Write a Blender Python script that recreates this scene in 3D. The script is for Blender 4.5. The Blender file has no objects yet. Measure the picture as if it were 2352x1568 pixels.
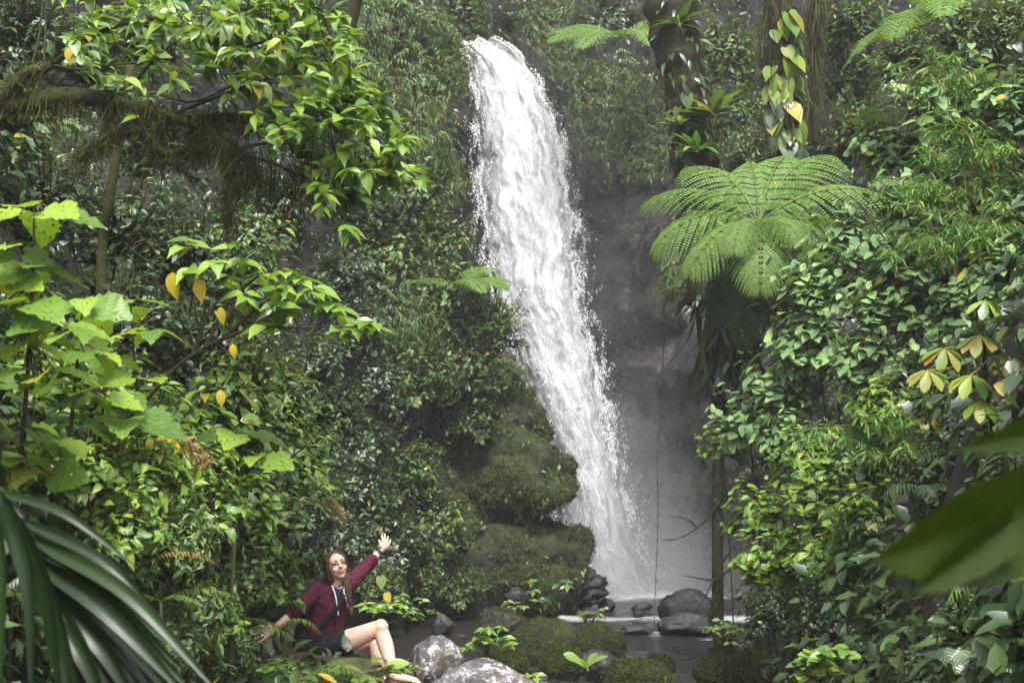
import bpy, bmesh, math, random
import numpy as np
from mathutils import Vector, Matrix, Euler, noise as mnoise
from mathutils.bvhtree import BVHTree

SC = bpy.context.scene
COL = SC.collection
rad = math.radians

# ---------------------------------------------------------------- camera, sky, sun, exposure
F = 3215.6                      # focal length in units of the 2352 px wide view of the photograph
PITCH = rad(5.3)
CAM_Z = 2.5
cam_d = bpy.data.cameras.new('camera')
cam = bpy.data.objects.new('camera', cam_d); COL.objects.link(cam)
cam.location = (0, 0, CAM_Z); cam.rotation_euler = (math.pi / 2 + PITCH, 0, 0)
cam_d.sensor_width = 36; cam_d.lens = 36 * F / 2352
cam_d.clip_start = 0.05; cam_d.clip_end = 500
cam_d.dof.use_dof = True; cam_d.dof.focus_distance = 13.5; cam_d.dof.aperture_fstop = 6.3
SC.camera = cam

SUN_EL, SUN_AZ = rad(58), rad(170)          # high, behind the camera and a little to the right
wd = bpy.data.worlds.new('World'); SC.world = wd; wd.use_nodes = True
nt = wd.node_tree; nt.nodes.clear()
wo = nt.nodes.new('ShaderNodeOutputWorld'); bg = nt.nodes.new('ShaderNodeBackground')
sky = nt.nodes.new('ShaderNodeTexSky'); sky.sky_type = 'NISHITA'; sky.sun_disc = False
sky.sun_elevation = SUN_EL; sky.sun_rotation = SUN_AZ
sky.air_density = 1.0; sky.dust_density = 4.0; sky.ozone_density = 1.0
hs = nt.nodes.new('ShaderNodeHueSaturation'); hs.inputs['Saturation'].default_value = 0.15
bg.inputs['Strength'].default_value = 0.15
nt.links.new(sky.outputs[0], hs.inputs['Color']); nt.links.new(hs.outputs[0], bg.inputs['Color'])
nt.links.new(bg.outputs[0], wo.inputs['Surface'])
sd = bpy.data.lights.new('sun', 'SUN'); sd.energy = 1.5; sd.angle = rad(14); sd.color = (1.0, 0.965, 0.9)
sun = bpy.data.objects.new('sun', sd); COL.objects.link(sun)
_d = Vector((math.sin(SUN_AZ) * math.cos(SUN_EL), math.cos(SUN_AZ) * math.cos(SUN_EL), math.sin(SUN_EL)))
sun.rotation_euler = _d.to_track_quat('Z', 'Y').to_euler(); sun.location = (0, 0, 40)
vs = SC.view_settings
vs.view_transform = 'Standard'; vs.look = 'None'; vs.gamma = 1; vs.use_curve_mapping = False
vs.exposure = 1.75
cy = SC.cycles
cy.max_bounces = 6; cy.diffuse_bounces = 3; cy.glossy_bounces = 2; cy.transmission_bounces = 3
cy.transparent_max_bounces = 14; cy.volume_bounces = 0
cy.caustics_reflective = False; cy.caustics_refractive = False
cy.use_denoising = True
cy.sample_clamp_indirect = 6

# ---------------------------------------------------------------- pixels to places
def ray(px, py):
    cx, cyy = (px - 1176) / F, (784 - py) / F
    return Vector((cx, math.cos(PITCH) - cyy * math.sin(PITCH), math.sin(PITCH) + cyy * math.cos(PITCH)))
def W(px, py, Y):
    d = ray(px, py); t = Y / d.y
    return Vector((d.x * t, Y, CAM_Z + d.z * t))
def G(px, py, z=0.0):
    d = ray(px, py); t = (z - CAM_Z) / d.z
    return Vector((d.x * t, d.y * t, z))

# ---------------------------------------------------------------- objects
def tag(o, label=None, cat=None, group=None, kind=None):
    if label: o['label'] = label
    if cat: o['category'] = cat
    if group: o['group'] = group
    if kind: o['kind'] = kind
    return o
def empty(name, loc=(0, 0, 0)):
    o = bpy.data.objects.new(name, None); COL.objects.link(o); o.location = loc; o.empty_display_size = .1
    return o
def link(name, me, parent=None, mat=None):
    o = bpy.data.objects.new(name, me); COL.objects.link(o)
    if parent is not None: o.parent = parent
    if mat is not None and not me.materials: me.materials.append(mat)
    return o
def mesh_np(name, V, T, UV=None, smooth=True, mat=None):
    """triangle mesh from numpy arrays: V (n,3), T (m,3), UV (n,2) per vertex"""
    V = np.asarray(V, np.float32); T = np.asarray(T, np.int32)
    me = bpy.data.meshes.new(name)
    me.vertices.add(len(V)); me.vertices.foreach_set('co', V.ravel())
    me.loops.add(T.size); me.loops.foreach_set('vertex_index', T.ravel())
    me.polygons.add(len(T))
    me.polygons.foreach_set('loop_start', np.arange(0, T.size, 3, dtype=np.int32))
    if smooth: me.polygons.foreach_set('use_smooth', np.ones(len(T), bool))
    if UV is not None:
        l = me.uv_layers.new(name='UVMap')
        l.data.foreach_set('uv', np.asarray(UV, np.float32)[T.ravel()].ravel())
    me.update(); me.validate()
    if mat: me.materials.append(mat)
    return me
class MB:
    """collects triangle pieces"""
    def __init__(s): s.V = []; s.T = []; s.U = []; s.n = 0
    def add(s, V, T, U=None):
        V = np.asarray(V, float).reshape(-1, 3); T = np.asarray(T, int).reshape(-1, 3)
        s.V.append(V); s.T.append(T + s.n); s.n += len(V)
        s.U.append(np.zeros((len(V), 2)) if U is None else np.asarray(U, float))
        return s
    def scatter(s, tm, P, M):
        tv, tt, tu = tm
        P = np.asarray(P, float); N = len(P)
        if N == 0: return s
        V = np.einsum('nij,vj->nvi', M, tv) + P[:, None, :]
        T = (tt[None] + (np.arange(N) * len(tv))[:, None, None]).reshape(-1, 3)
        return s.add(V.reshape(-1, 3), T, np.tile(tu, (N, 1)))
    def tube(s, pts, rr, sides=5, cap=True):
        P = np.array([tuple(p) for p in pts], float); n = len(P)
        r = np.broadcast_to(np.asarray(rr, float), (n,)) if np.ndim(rr) else np.full(n, float(rr))
        tg = np.gradient(P, axis=0); tg /= np.linalg.norm(tg, axis=1)[:, None] + 1e-9
        up = np.array([0, 0, 1.0]) if abs(tg[0, 2]) < .9 else np.array([1.0, 0, 0])
        V = []
        for i in range(n):
            x = np.cross(tg[i], up); x /= np.linalg.norm(x) + 1e-9
            y = np.cross(x, tg[i]); up = y
            a = np.arange(sides) * 2 * math.pi / sides
            V.append(P[i] + r[i] * (np.cos(a)[:, None] * x + np.sin(a)[:, None] * y))
        V = np.concatenate(V); T = []
        for i in range(n - 1):
            for j in range(sides):
                a, b = i * sides + j, i * sides + (j + 1) % sides
                T += [(a, b, b + sides), (a, b + sides, a + sides)]
        if cap:
            V = np.concatenate([V, P[:1], P[-1:]]); c0, c1 = n * sides, n * sides + 1
            for j in range(sides):
                T += [(c0, (j + 1) % sides, j), (c1, (n - 1) * sides + j, (n - 1) * sides + (j + 1) % sides)]
        return s.add(V, T)
    def mesh(s, name, mat=None, smooth=True):
        return mesh_np(name, np.concatenate(s.V), np.concatenate(s.T), np.concatenate(s.U), smooth, mat)
def nrm(a):
    a = np.asarray(a, float); return a / (np.linalg.norm(a, axis=-1, keepdims=True) + 1e-9)
def frames(D, U, S):
    """matrices whose y column is D, z column near U, scaled by S"""
    y = nrm(D); x = nrm(np.cross(y, U)); z = np.cross(x, y)
    M = np.stack([x, y, z], axis=-1)
    S = np.asarray(S, float)
    return M * (S[:, None, None] if S.ndim == 1 else S[:, None, :])
def spline(pts, n):
    """Catmull-Rom through pts"""
    P = np.array([tuple(p) for p in pts], float)
    P = np.concatenate([2 * P[:1] - P[1:2], P, 2 * P[-1:] - P[-2:-1]])
    m = len(P) - 3; out = []
    for k in range(n):
        u = k / (n - 1) * m; i = min(int(u), m - 1); t = u - i
        a, b, c, d = P[i:i + 4]
        out.append(.5 * (2 * b + (c - a) * t + (2 * a - 5 * b + 4 * c - d) * t * t + (3 * b - a - 3 * c + d) * t ** 3))
    return np.array(out)
def fbm(p, sc=1.0, o=4, h=0.9):
    return mnoise.fractal(Vector(p) * sc, h, 2.1, o)
def sstep(a, b, x):
    t = min(1, max(0, (x - a) / (b - a))); return t * t * (3 - 2 * t)

# ---------------------------------------------------------------- materials
class NT:
    def __init__(s, name):
        s.m = bpy.data.materials.new(name); s.m.use_nodes = True; s.t = s.m.node_tree; s.t.nodes.clear()
        s.out = s.n('ShaderNodeOutputMaterial')
    def n(s, ty, **kw):
        nd = s.t.nodes.new(ty)
        for k, v in kw.items():
            if hasattr(nd, k): setattr(nd, k, v)
        return nd
    def l(s, a, b): s.t.links.new(a, b)
    def val(s, sock, v):
        if hasattr(v, 'is_linked') or isinstance(v, bpy.types.NodeSocket): s.l(v, sock)
        else: sock.default_value = v
    def math(s, op, a, b=0.0, clamp=False):
        nd = s.n('ShaderNodeMath'); nd.operation = op; nd.use_clamp = clamp
        s.val(nd.inputs[0], a); s.val(nd.inputs[1], b); return nd.outputs[0]
    def noise(s, vec, scale, detail=4, rough=.55, dist=0.0, out=0):
        nd = s.n('ShaderNodeTexNoise'); nd.inputs['Scale'].default_value = scale; nd.inputs['Detail'].default_value = detail
        nd.inputs['Roughness'].default_value = rough; nd.inputs['Distortion'].default_value = dist
        if vec is not None: s.l(vec, nd.inputs['Vector'])
        return nd.outputs[out]
    def ramp(s, fac, stops, interp='LINEAR'):
        nd = s.n('ShaderNodeValToRGB'); cr = nd.color_ramp; cr.interpolation = interp
        while len(cr.elements) < len(stops): cr.elements.new(.5)
        for e, (p, c) in zip(cr.elements, stops):
            e.position = p; e.color = (*c, 1) if len(c) == 3 else c
        s.l(fac, nd.inputs[0]); return nd.outputs[0]
    def mix(s, fac, a, b, blend='MIX'):
        nd = s.n('ShaderNodeMix'); nd.data_type = 'RGBA'; nd.blend_type = blend
        s.val(nd.inputs[0], fac); s.val(nd.inputs[6], a if not isinstance(a, tuple) else (*a, 1)); s.val(nd.inputs[7], b if not isinstance(b, tuple) else (*b, 1))
        return nd.outputs[2]
    def bump(s, h, strength=.5, dist=.02):
        nd = s.n('ShaderNodeBump'); nd.inputs['Strength'].default_value = strength; nd.inputs['Distance'].default_value = dist
        s.l(h, nd.inputs['Height']); return nd.outputs[0]
    def bsdf(s, col, rough=.5, spec=.5, normal=None, **kw):
        nd = s.n('ShaderNodeBsdfPrincipled')
        s.val(nd.inputs['Base Color'], (*col, 1) if isinstance(col, tuple) else col)
        s.val(nd.inputs['Roughness'], rough); s.val(nd.inputs['Specular IOR Level'], spec)
        if normal is not None: s.l(normal, nd.inputs['Normal'])
        for k, v in kw.items(): s.val(nd.inputs[k.replace('_', ' ')], v)
        return nd.outputs[0]
    def done(s, sh): s.l(sh, s.out.inputs['Surface']); return s.m

def leaf_mat(name, cols, rough=.38, spec=.5, trans=.3, veins=7, holes=0.0, yellow=(.34, .28, .03), yp=.015, rib=.35):
    """cols: darker .. lighter greens picked by leaf; veins by uv; a few yellowing leaves"""
    k = NT(name)
    oi = k.n('ShaderNodeObjectInfo'); ge = k.n('ShaderNodeNewGeometry'); uv = k.n('ShaderNodeUVMap'); tc = k.n('ShaderNodeTexCoord')
    r = k.math('FRACT', k.math('ADD', oi.outputs['Random'], ge.outputs['Random Per Island']))
    n = len(cols)
    stops = [(i / max(1, n - 1) * (1 - yp - .01), c) for i, c in enumerate(cols)] + [(1 - yp, yellow)]
    col = k.ramp(r, stops)
    sx = k.n('ShaderNodeSeparateXYZ'); k.l(uv.outputs[0], sx.inputs[0])
    au = k.math('ABSOLUTE', k.math('SUBTRACT', sx.outputs[0], .5))
    ribm = k.math('LESS_THAN', au, .028)
    ph = k.math('SINE', k.math('MULTIPLY', k.math('SUBTRACT', sx.outputs[1], k.math('MULTIPLY', au, .75)), veins * 6.283))
    vein = k.math('MULTIPLY', k.math('GREATER_THAN', ph, .93), .5)
    lines = k.math('MAXIMUM', ribm, vein)
    mott = k.noise(uv.outputs[0], 5, 3)
    col = k.mix(.35, col, k.ramp(mott, [(.3, (.45, .5, .4)), (.7, (1, 1, 1))]), 'MULTIPLY')
    col = k.mix(k.math('MULTIPLY', lines, rib), col, k.mix(1.0, col, (1.9, 1.8, 1.9), 'MULTIPLY'))
    nb = k.bump(k.math('ADD', k.math('MULTIPLY', ph, .25), k.math('MULTIPLY', ribm, -1.0)), .35, .004)
    p = k.bsdf(col, rough, spec, nb)
    t = k.n('ShaderNodeBsdfTranslucent'); k.l(k.mix(1.0, col, (1.25, 1.2, .55), 'MULTIPLY'), t.inputs['Color'])
    ms = k.n('ShaderNodeMixShader'); ms.inputs[0].default_value = trans; k.l(p, ms.inputs[1]); k.l(t.outputs[0], ms.inputs[2])
    sh = ms.outputs[0]
    if holes:
        h = k.math('GREATER_THAN', k.noise(uv.outputs[0], 9, 2, .5), 1 - holes)
        tr = k.n('ShaderNodeBsdfTransparent'); m2 = k.n('ShaderNodeMixShader')
        k.l(h, m2.inputs[0]); k.l(sh, m2.inputs[1]); k.l(tr.outputs[0], m2.inputs[2]); sh = m2.outputs[0]
    return k.done(sh)

MAT = {}
g = lambda *a: tuple(a)
MAT['leaf_bright'] = leaf_mat('leaf_bright', [(0.084, 0.1684, 0.0363), (0.1429, 0.2591, 0.043), (0.2016, 0.3239, 0.0495), (0.2856, 0.4016, 0.0661)], .30, .75, .35, yp=.004)
MAT['leaf_glossy'] = leaf_mat('leaf_glossy', [(0.05, 0.1075, 0.0359), (0.0835, 0.1581, 0.0449), (0.1335, 0.2151, 0.0479), (0.2003, 0.2783, 0.0539)], .26, .8, .26, yp=.004)
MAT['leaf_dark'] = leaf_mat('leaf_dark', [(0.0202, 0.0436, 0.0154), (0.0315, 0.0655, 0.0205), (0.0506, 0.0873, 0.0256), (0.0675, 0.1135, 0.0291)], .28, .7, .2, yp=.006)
MAT['leaf_big'] = leaf_mat('leaf_big', [(0.0858, 0.1656, 0.0291), (0.1326, 0.2421, 0.0312), (0.2028, 0.3312, 0.0364), (0.2964, 0.4204, 0.0468)], .4, .45, .38, holes=.36, yp=.005)
MAT['leaf_matte'] = leaf_mat('leaf_matte', [(0.0937, 0.1781, 0.0787), (0.1471, 0.2533, 0.1036), (0.2006, 0.3189, 0.114), (0.2674, 0.3939, 0.1244)], .5, .35, .25, yp=.003)
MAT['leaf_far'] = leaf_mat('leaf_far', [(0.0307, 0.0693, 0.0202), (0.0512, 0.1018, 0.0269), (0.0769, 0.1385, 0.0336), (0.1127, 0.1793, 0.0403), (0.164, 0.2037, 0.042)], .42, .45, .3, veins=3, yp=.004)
MAT['leaf_yellow'] = leaf_mat('leaf_yellow', [(.55, .40, .03), (.6, .45, .05), (.5, .33, .02)], .45, .4, .35, yp=.004)
MAT['leaf_bamboo'] = leaf_mat('leaf_bamboo', [(0.0613, 0.1592, 0.0282), (0.0918, 0.2255, 0.0338), (0.1429, 0.292, 0.0451), (0.2042, 0.292, 0.0676)], .45, .4, .3, veins=0, yp=.02, yellow=(.25, .22, .06))
MAT['leaf_cecropia'] = leaf_mat('leaf_cecropia', [(.12, .21, .035), (.19, .27, .05), (.27, .28, .06), (.34, .25, .07)], .45, .4, .35, yp=.05, yellow=(.4, .2, .06))
MAT['leaf_philo'] = leaf_mat('leaf_philo', [(0.036, 0.096, 0.03), (0.084, 0.18, 0.036), (0.192, 0.312, 0.036), (0.3, 0.384, 0.048)], .35, .5, .35, yp=.05)
MAT['leaf_climb'] = leaf_mat('leaf_climb', [(.05, .12, .02), (.10, .2, .025), (.17, .27, .03), (.22, .3, .035)], .42, .4, .35, yp=.06)
MAT['fern'] = leaf_mat('fern', [(0.0817, 0.1711, 0.0289), (0.1188, 0.2167, 0.0371), (0.1634, 0.2623, 0.0454)], .5, .35, .35, veins=0, yp=.0)
MAT['fern_old'] = leaf_mat('fern_old', [(.03, .065, .024), (.045, .08, .028)], .55, .3, .25, veins=0, yp=.0)
MAT['fern_rust'] = leaf_mat('fern_rust', [(.30, .14, .07), (.36, .2, .09), (.3, .2, .04)], .55, .3, .3, veins=0, yp=.0)
MAT['palm'] = leaf_mat('palm', [(0.0066, 0.018, 0.0036), (0.0092, 0.024, 0.0042), (0.0132, 0.033, 0.0048)], .38, .35, .25, veins=0, yp=.0, rib=.5)
MAT['banana'] = leaf_mat('banana', [(.026, .050, .002), (.03, .055, .002)], .5, .3, .4, veins=14, yp=.0)
MAT['straw'] = leaf_mat('straw', [(.30, .22, .09), (.36, .28, .12), (.22, .17, .06)], .6, .3, .3, veins=0, yp=.0)

def bark_mat(name, c1, c2, moss=None, msc=4):
    k = NT(name); tc = k.n('ShaderNodeTexCoord'); v = tc.outputs['Object']
    col = k.ramp(k.noise(v, 14, 6, .6), [(.3, c1), (.7, c2)])
    if moss: col = k.mix(k.ramp(k.noise(v, msc, 5, .6), [(.42, (0, 0, 0)), (.56, (1, 1, 1))]), col, k.ramp(k.noise(v, 40, 4), [(.3, tuple(x * .5 for x in moss)), (.7, moss)]))
    return k.done(k.bsdf(col, .8, .25, k.bump(k.noise(v, 45, 6, .65), .8, .02)))
MAT['stem'] = bark_mat('stem', (.03, .04, .015), (.08, .085, .03))
MAT['bark'] = bark_mat('bark', (.025, .018, .012), (.075, .055, .038), (.06, .07, .018))
MAT['bark_dark'] = bark_mat('bark_dark', (.014, .010, .007), (.05, .036, .026), (.035, .045, .014))
MAT['moss_branch'] = bark_mat('moss_branch', (.022, .018, .008), (.06, .047, .018), (.07, .072, .02), 3)
MAT['fern_rib'] = bark_mat('fern_rib', (.10, .16, .04), (.16, .22, .06))
MAT['moss_leaf'] = leaf_mat('moss_leaf', [(.02, .026, .006), (.036, .046, .009), (.058, .076, .014), (.08, .11, .018)], .8, .2, .3, veins=0, yp=0)
MAT['hang_moss'] = leaf_mat('hang_moss', [(0.045, 0.0375, 0.0135), (0.075, 0.0638, 0.021), (0.09, 0.09, 0.0225)], .8, .2, .3, veins=0, yp=0)

def moss_mat(name, rock=(.05, .045, .045), m1=(.035, .04, .010), m2=(.12, .14, .028), amount=.5, sc=1.6, up=.45):
    """rock with moss that grows thicker on what faces up"""
    k = NT(name); tc = k.n('ShaderNodeTexCoord'); v = tc.outputs['Object']; ge = k.n('ShaderNodeNewGeometry')
    sx = k.n('ShaderNodeSeparateXYZ'); k.l(ge.outputs['Normal'], sx.inputs[0])
    big = k.noise(v, sc, 5, .6)
    f = k.math('ADD', k.math('MULTIPLY', sx.outputs[2], up), k.math('SUBTRACT', big, 1 - amount))
    f = k.ramp(f, [(0.0, (0, 0, 0)), (.14, (1, 1, 1))])
    rc = k.ramp(k.noise(v, 7, 7, .65), [(.3, tuple(x * .45 for x in rock)), (.62, rock), (.8, tuple(x * 1.7 for x in rock))])
    mc = k.ramp(k.noise(v, 11, 6, .7), [(.28, tuple(x * .5 for x in m1)), (.48, m1), (.72, m2)])
    col = k.mix(f, rc, mc)
    h = k.math('ADD', k.noise(v, 9, 8, .65), k.math('MULTIPLY', k.math('MULTIPLY', k.noise(v, 70, 4, .7), f), .6))
    ro = k.math('ADD', .34, k.math('MULTIPLY', f, .55))
    return k.done(k.bsdf(col, ro, .4, k.bump(h, .9, .05)))
MAT['moss_rock'] = moss_mat('moss_rock', amount=.62, m1=(.018, .024, .006), m2=(.055, .07, .014))
MAT['moss_thick'] = moss_mat('moss_thick', amount=.9, m1=(.02, .028, .006), m2=(.065, .088, .016))
MAT['wet_rock'] = moss_mat('wet_rock', rock=(.028, .025, .027), amount=.25, up=.12)
MAT['soil'] = moss_mat('soil', rock=(.035, .026, .018), m1=(.02, .024, .008), m2=(.05, .06, .015), amount=.5, sc=.8, up=.1)

def cliff_mat():
    k = NT('cliff_rock'); tc = k.n('ShaderNodeTexCoord'); v = tc.outputs['Object']
    mp = k.n('ShaderNodeMapping'); mp.inputs['Scale'].default_value = (1, 1, .6); k.l(v, mp.inputs[0]); v2 = mp.outputs[0]
    rc = k.ramp(k.noise(v2, 2.6, 9, .7, .6), [(.3, (.007, .006, .007)), (.5, (.02, .018, .02)), (.66, (.045, .041, .047)), (.8, (.12, .112, .13))])
    at = k.n('ShaderNodeAttribute'); at.attribute_name = 'plate'
    rc = k.mix(1.0, rc, k.ramp(at.outputs['Fac'], [(.55, (.7, .7, .7)), (.8, (1.3, 1.25, 1.35)), (.95, (4.5, 4.3, 4.8))]), 'MULTIPLY')
    mo = k.ramp(k.noise(v2, .9, 7, .66), [(.47, (0, 0, 0)), (.56, (1, 1, 1))])
    mc = k.ramp(k.noise(v2, 9, 6, .7), [(.3, (.008, .009, .004)), (.7, (.035, .036, .012))])
    col = k.mix(mo, rc, mc)
    h = k.math('ADD', k.noise(v2, 2.4, 12, .78, .5), k.math('MULTIPLY', k.noise(v2, 14, 8, .75), .35))
    return k.done(k.bsdf(col, k.ramp(k.noise(v2, 5, 4), [(.4, (.22, .22, .22)), (.6, (.6, .6, .6))]), .55, k.bump(h, 1.0, .3)))
MAT['cliff'] = cliff_mat()

def lichen_mat():
    k = NT('lichen_rock'); tc = k.n('ShaderNodeTexCoord'); v = tc.outputs['Object']
    c = k.ramp(k.noise(v, 6, 8, .7), [(.25, (.03, .028, .03)), (.5, (.085, .078, .085)), (.75, (.17, .155, .165))])
    sp = k.ramp(k.noise(v, 16, 6, .75, .5), [(.50, (0, 0, 0)), (.56, (1, 1, 1))])
    sp = k.math('MULTIPLY', sp, k.ramp(k.noise(v, 2.6, 3), [(.40, (0, 0, 0)), (.52, (1, 1, 1))]))
    c = k.mix(sp, c, (.48, .46, .45))
    c = k.mix(k.ramp(k.noise(v, 3, 5), [(.55, (0, 0, 0)), (.68, (1, 1, 1))]), c, (.09, .07, .045))
    return k.done(k.bsdf(c, .6, .35, k.bump(k.noise(v, 12, 9, .7), .9, .03)))
MAT['lichen'] = lichen_mat()
def earth_mat():
    k = NT('earth_rock'); tc = k.n('ShaderNodeTexCoord'); v = tc.outputs['Object']
    c = k.ramp(k.noise(v, 9, 8, .75), [(.28, (.05, .038, .03)), (.5, (.14, .11, .09)), (.75, (.26, .21, .18))])
    c = k.mix(k.ramp(k.noise(v, 4, 5, .6), [(.5, (0, 0, 0)), (.62, (1, 1, 1))]), c, (.07, .075, .022))
    return k.done(k.bsdf(c, .8, .25, k.bump(k.noise(v, 22, 8, .75), 1.0, .04)))
MAT['earth'] = earth_mat()

def water_mat():
    k = NT('stream_water'); tc = k.n('ShaderNodeTexCoord'); v = tc.outputs['Object']
    at = k.n('ShaderNodeAttribute'); at.attribute_name = 'foam'
    mp = k.n('ShaderNodeMapping'); mp.inputs['Scale'].default_value = (.55, 1.4, 1); k.l(v, mp.inputs[0])
    n1 = k.noise(mp.outputs[0], 3.2, 6, .62, .4); n2 = k.noise(v, 14, 6, .65)
    fo = k.math('SUBTRACT', k.math('ADD', k.math('MULTIPLY', at.outputs['Fac'], .62), k.math('MULTIPLY', n1, .5)), k.math('MULTIPLY', n2, -.22))
    fo = k.ramp(fo, [(.60, (0, 0, 0)), (.98, (1, 1, 1))])
    col = k.mix(fo, (.022, .019, .017), (.62, .62, .64))
    nb = k.bump(k.math('ADD', k.math('MULTIPLY', k.noise(mp.outputs[0], 5, 4, .6), .8), k.math('MULTIPLY', n2, .4)), .9, .12)
    return k.done(k.bsdf(col, k.math('ADD', .10, k.math('MULTIPLY', fo, .5)), .5, nb, IOR=1.33))
MAT['water'] = water_mat()

def fall_mat(name, dens, su, sv, edge, seed, soft=.5):
    """falling water: white where dense, clear between the strands; uv runs across and down the fall"""
    k = NT(name); uv = k.n('ShaderNodeUVMap')
    mp = k.n('ShaderNodeMapping'); mp.inputs['Scale'].default_value = (su, sv, 1); mp.inputs['Location'].default_value = (seed, seed * 1.7, 0); k.l(uv.outputs[0], mp.inputs[0])
    m2 = k.n('ShaderNodeMapping'); m2.inputs['Scale'].default_value = (su * .28, sv * .16, 1); m2.inputs['Location'].default_value = (seed * 3, 0, 0); k.l(uv.outputs[0], m2.inputs[0])
    m3 = k.n('ShaderNodeMapping'); m3.inputs['Scale'].default_value = (su * 2.4, sv * 4.5, 1); m3.inputs['Location'].default_value = (0, seed, 0); k.l(uv.outputs[0], m3.inputs[0])
    a, b, c = k.noise(mp.outputs[0], 1, 5, .65, .6), k.noise(m2.outputs[0], 1, 4, .6), k.noise(m3.outputs[0], 1, 5, .75)
    sx = k.n('ShaderNodeSeparateXYZ'); k.l(uv.outputs[0], sx.inputs[0])
    uu = k.math('MAXIMUM', sx.outputs[0], 0.0); iu = k.math('MAXIMUM', k.math('SUBTRACT', 1.0, sx.outputs[0]), 0.0)
    e = k.math('MULTIPLY', k.math('MULTIPLY', k.math('POWER', uu, edge * 1.05), k.math('POWER', iu, edge * .8)), 1.75)
    tot = k.math('ADD', k.math('ADD', k.math('MULTIPLY', a, .9), k.math('MULTIPLY', b, .7)), k.math('ADD', k.math('MULTIPLY', c, .75), k.math('MULTIPLY', e, .65)))
    al = k.ramp(k.math('SUBTRACT', tot, 1.75 - dens), [(0, (0, 0, 0)), (soft, (1, 1, 1))])
    h = k.math('ADD', k.math('MULTIPLY', a, 1.0), k.math('MULTIPLY', c, .35))
    nb = k.bump(h, .45, .10)
    col = k.mix(k.ramp(k.math('ADD', k.math('MULTIPLY', a, .6), k.math('MULTIPLY', b, .5)), [(.4, (0, 0, 0)), (.7, (1, 1, 1))]), (.54, .54, .58), (.78, .78, .80))
    p = k.bsdf(col, .55, .3, nb)
    tl = k.n('ShaderNodeBsdfTranslucent'); tl.inputs[0].default_value = (.9, .9, .93, 1)
    m = k.n('ShaderNodeMixShader'); m.inputs[0].default_value = .3; k.l(p, m.inputs[1]); k.l(tl.outputs[0], m.inputs[2])
    tr = k.n('ShaderNodeBsdfTransparent'); ms = k.n('ShaderNodeMixShader')
    k.l(al, ms.inputs[0]); k.l(tr.outputs[0], ms.inputs[1]); k.l(m.outputs[0], ms.inputs[2])
    return k.done(ms.outputs[0])
MAT['fall_core'] = fall_mat('fall_core', .5, 13, 2.2, .6, 1.3, .55)
MAT['fall_veil'] = fall_mat('fall_veil', .02, 20, 3.2, .4, 4.1, .7)
MAT['fall_spray'] = fall_mat('fall_spray', -.14, 30, 7, .3, 7.7, .7)
def plain(name, col, rough=.5, spec=.4, bump=0, bs=60, **kw):
    k = NT(name); nb = None
    if bump:
        tc = k.n('ShaderNodeTexCoord'); nb = k.bump(k.noise(tc.outputs['Object'], bs, 5, .6), bump, .01)
    return k.done(k.bsdf(col, rough, spec, nb, **kw))
MAT['drop'] = plain('water_drop', (.8, .8, .83), .35, .5)
# ================================================================ the setting
def lerp_tab(tab, y):
    if y <= tab[0][0]: return tab[0][1]
    for (a, va), (b, vb) in zip(tab, tab[1:]):
        if y <= b: return va + (vb - va) * (y - a) / (b - a)
    return tab[-1][1]
LEFT = [(-12, -2.4), (3, -1.9), (6, -1.75), (9, -2.0), (12, -2.15), (16, -2.7), (20, -2.95), (24, -2.6), (60, -2.6)]
RIGHT = [(-12, 2.2), (4, 1.75), (8, 2.1), (13, 2.35), (16, 2.6), (19, 3.1), (24, 4.6), (28, 5.6), (60, 6)]
def ground_h(x, y):
    nx = fbm((x, y, 3.3), .45, 4)
    drop = sstep(9.0, 14.5, y + .9 * sstep(-.2, .9, x) * 3 - 1.6 * sstep(-.3, -1.2, x))
    z = .88 * (1 - drop) - .42 * drop
    dl = max(0, lerp_tab(LEFT, y) - x + .35 * nx); dr = max(0, x - lerp_tab(RIGHT, y) + .35 * nx)
    op = .2 + .8 * sstep(-1, 5, y)              # the banks open out behind the viewpoint
    for d in (dl, dr):
        z += op * (2.2 * min(d, 3.4) + .75 * max(0, min(d - 3.4, 14)))
    z += .16 * nx + (.25 * fbm((x, y, 8), 1.3, 4) if dl + dr > 0 else 0)
    return z
def build_ground():
    xs = np.concatenate([np.arange(-60, -9, 3), np.arange(-9, 9.01, .22), np.arange(10, 61, 3)])
    ys = np.concatenate([np.arange(-14, 0, 1.5), np.arange(0, 33, .28), np.arange(33, 90, 4)])
    V = [(x, y, ground_h(x, y)) for y in ys for x in xs]
    nx = len(xs); T = []
    for j in range(len(ys) - 1):
        for i in range(nx - 1):
            a = j * nx + i; T += [(a, a + 1, a + nx + 1), (a, a + nx + 1, a + nx)]
    return mesh_np('ground', V, T, None, True, MAT['soil'])
ground = link('ground', build_ground()); tag(ground, kind='structure')
ground['label'] = 'dark mossy soil of the gorge floor and its steep banks'

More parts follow.
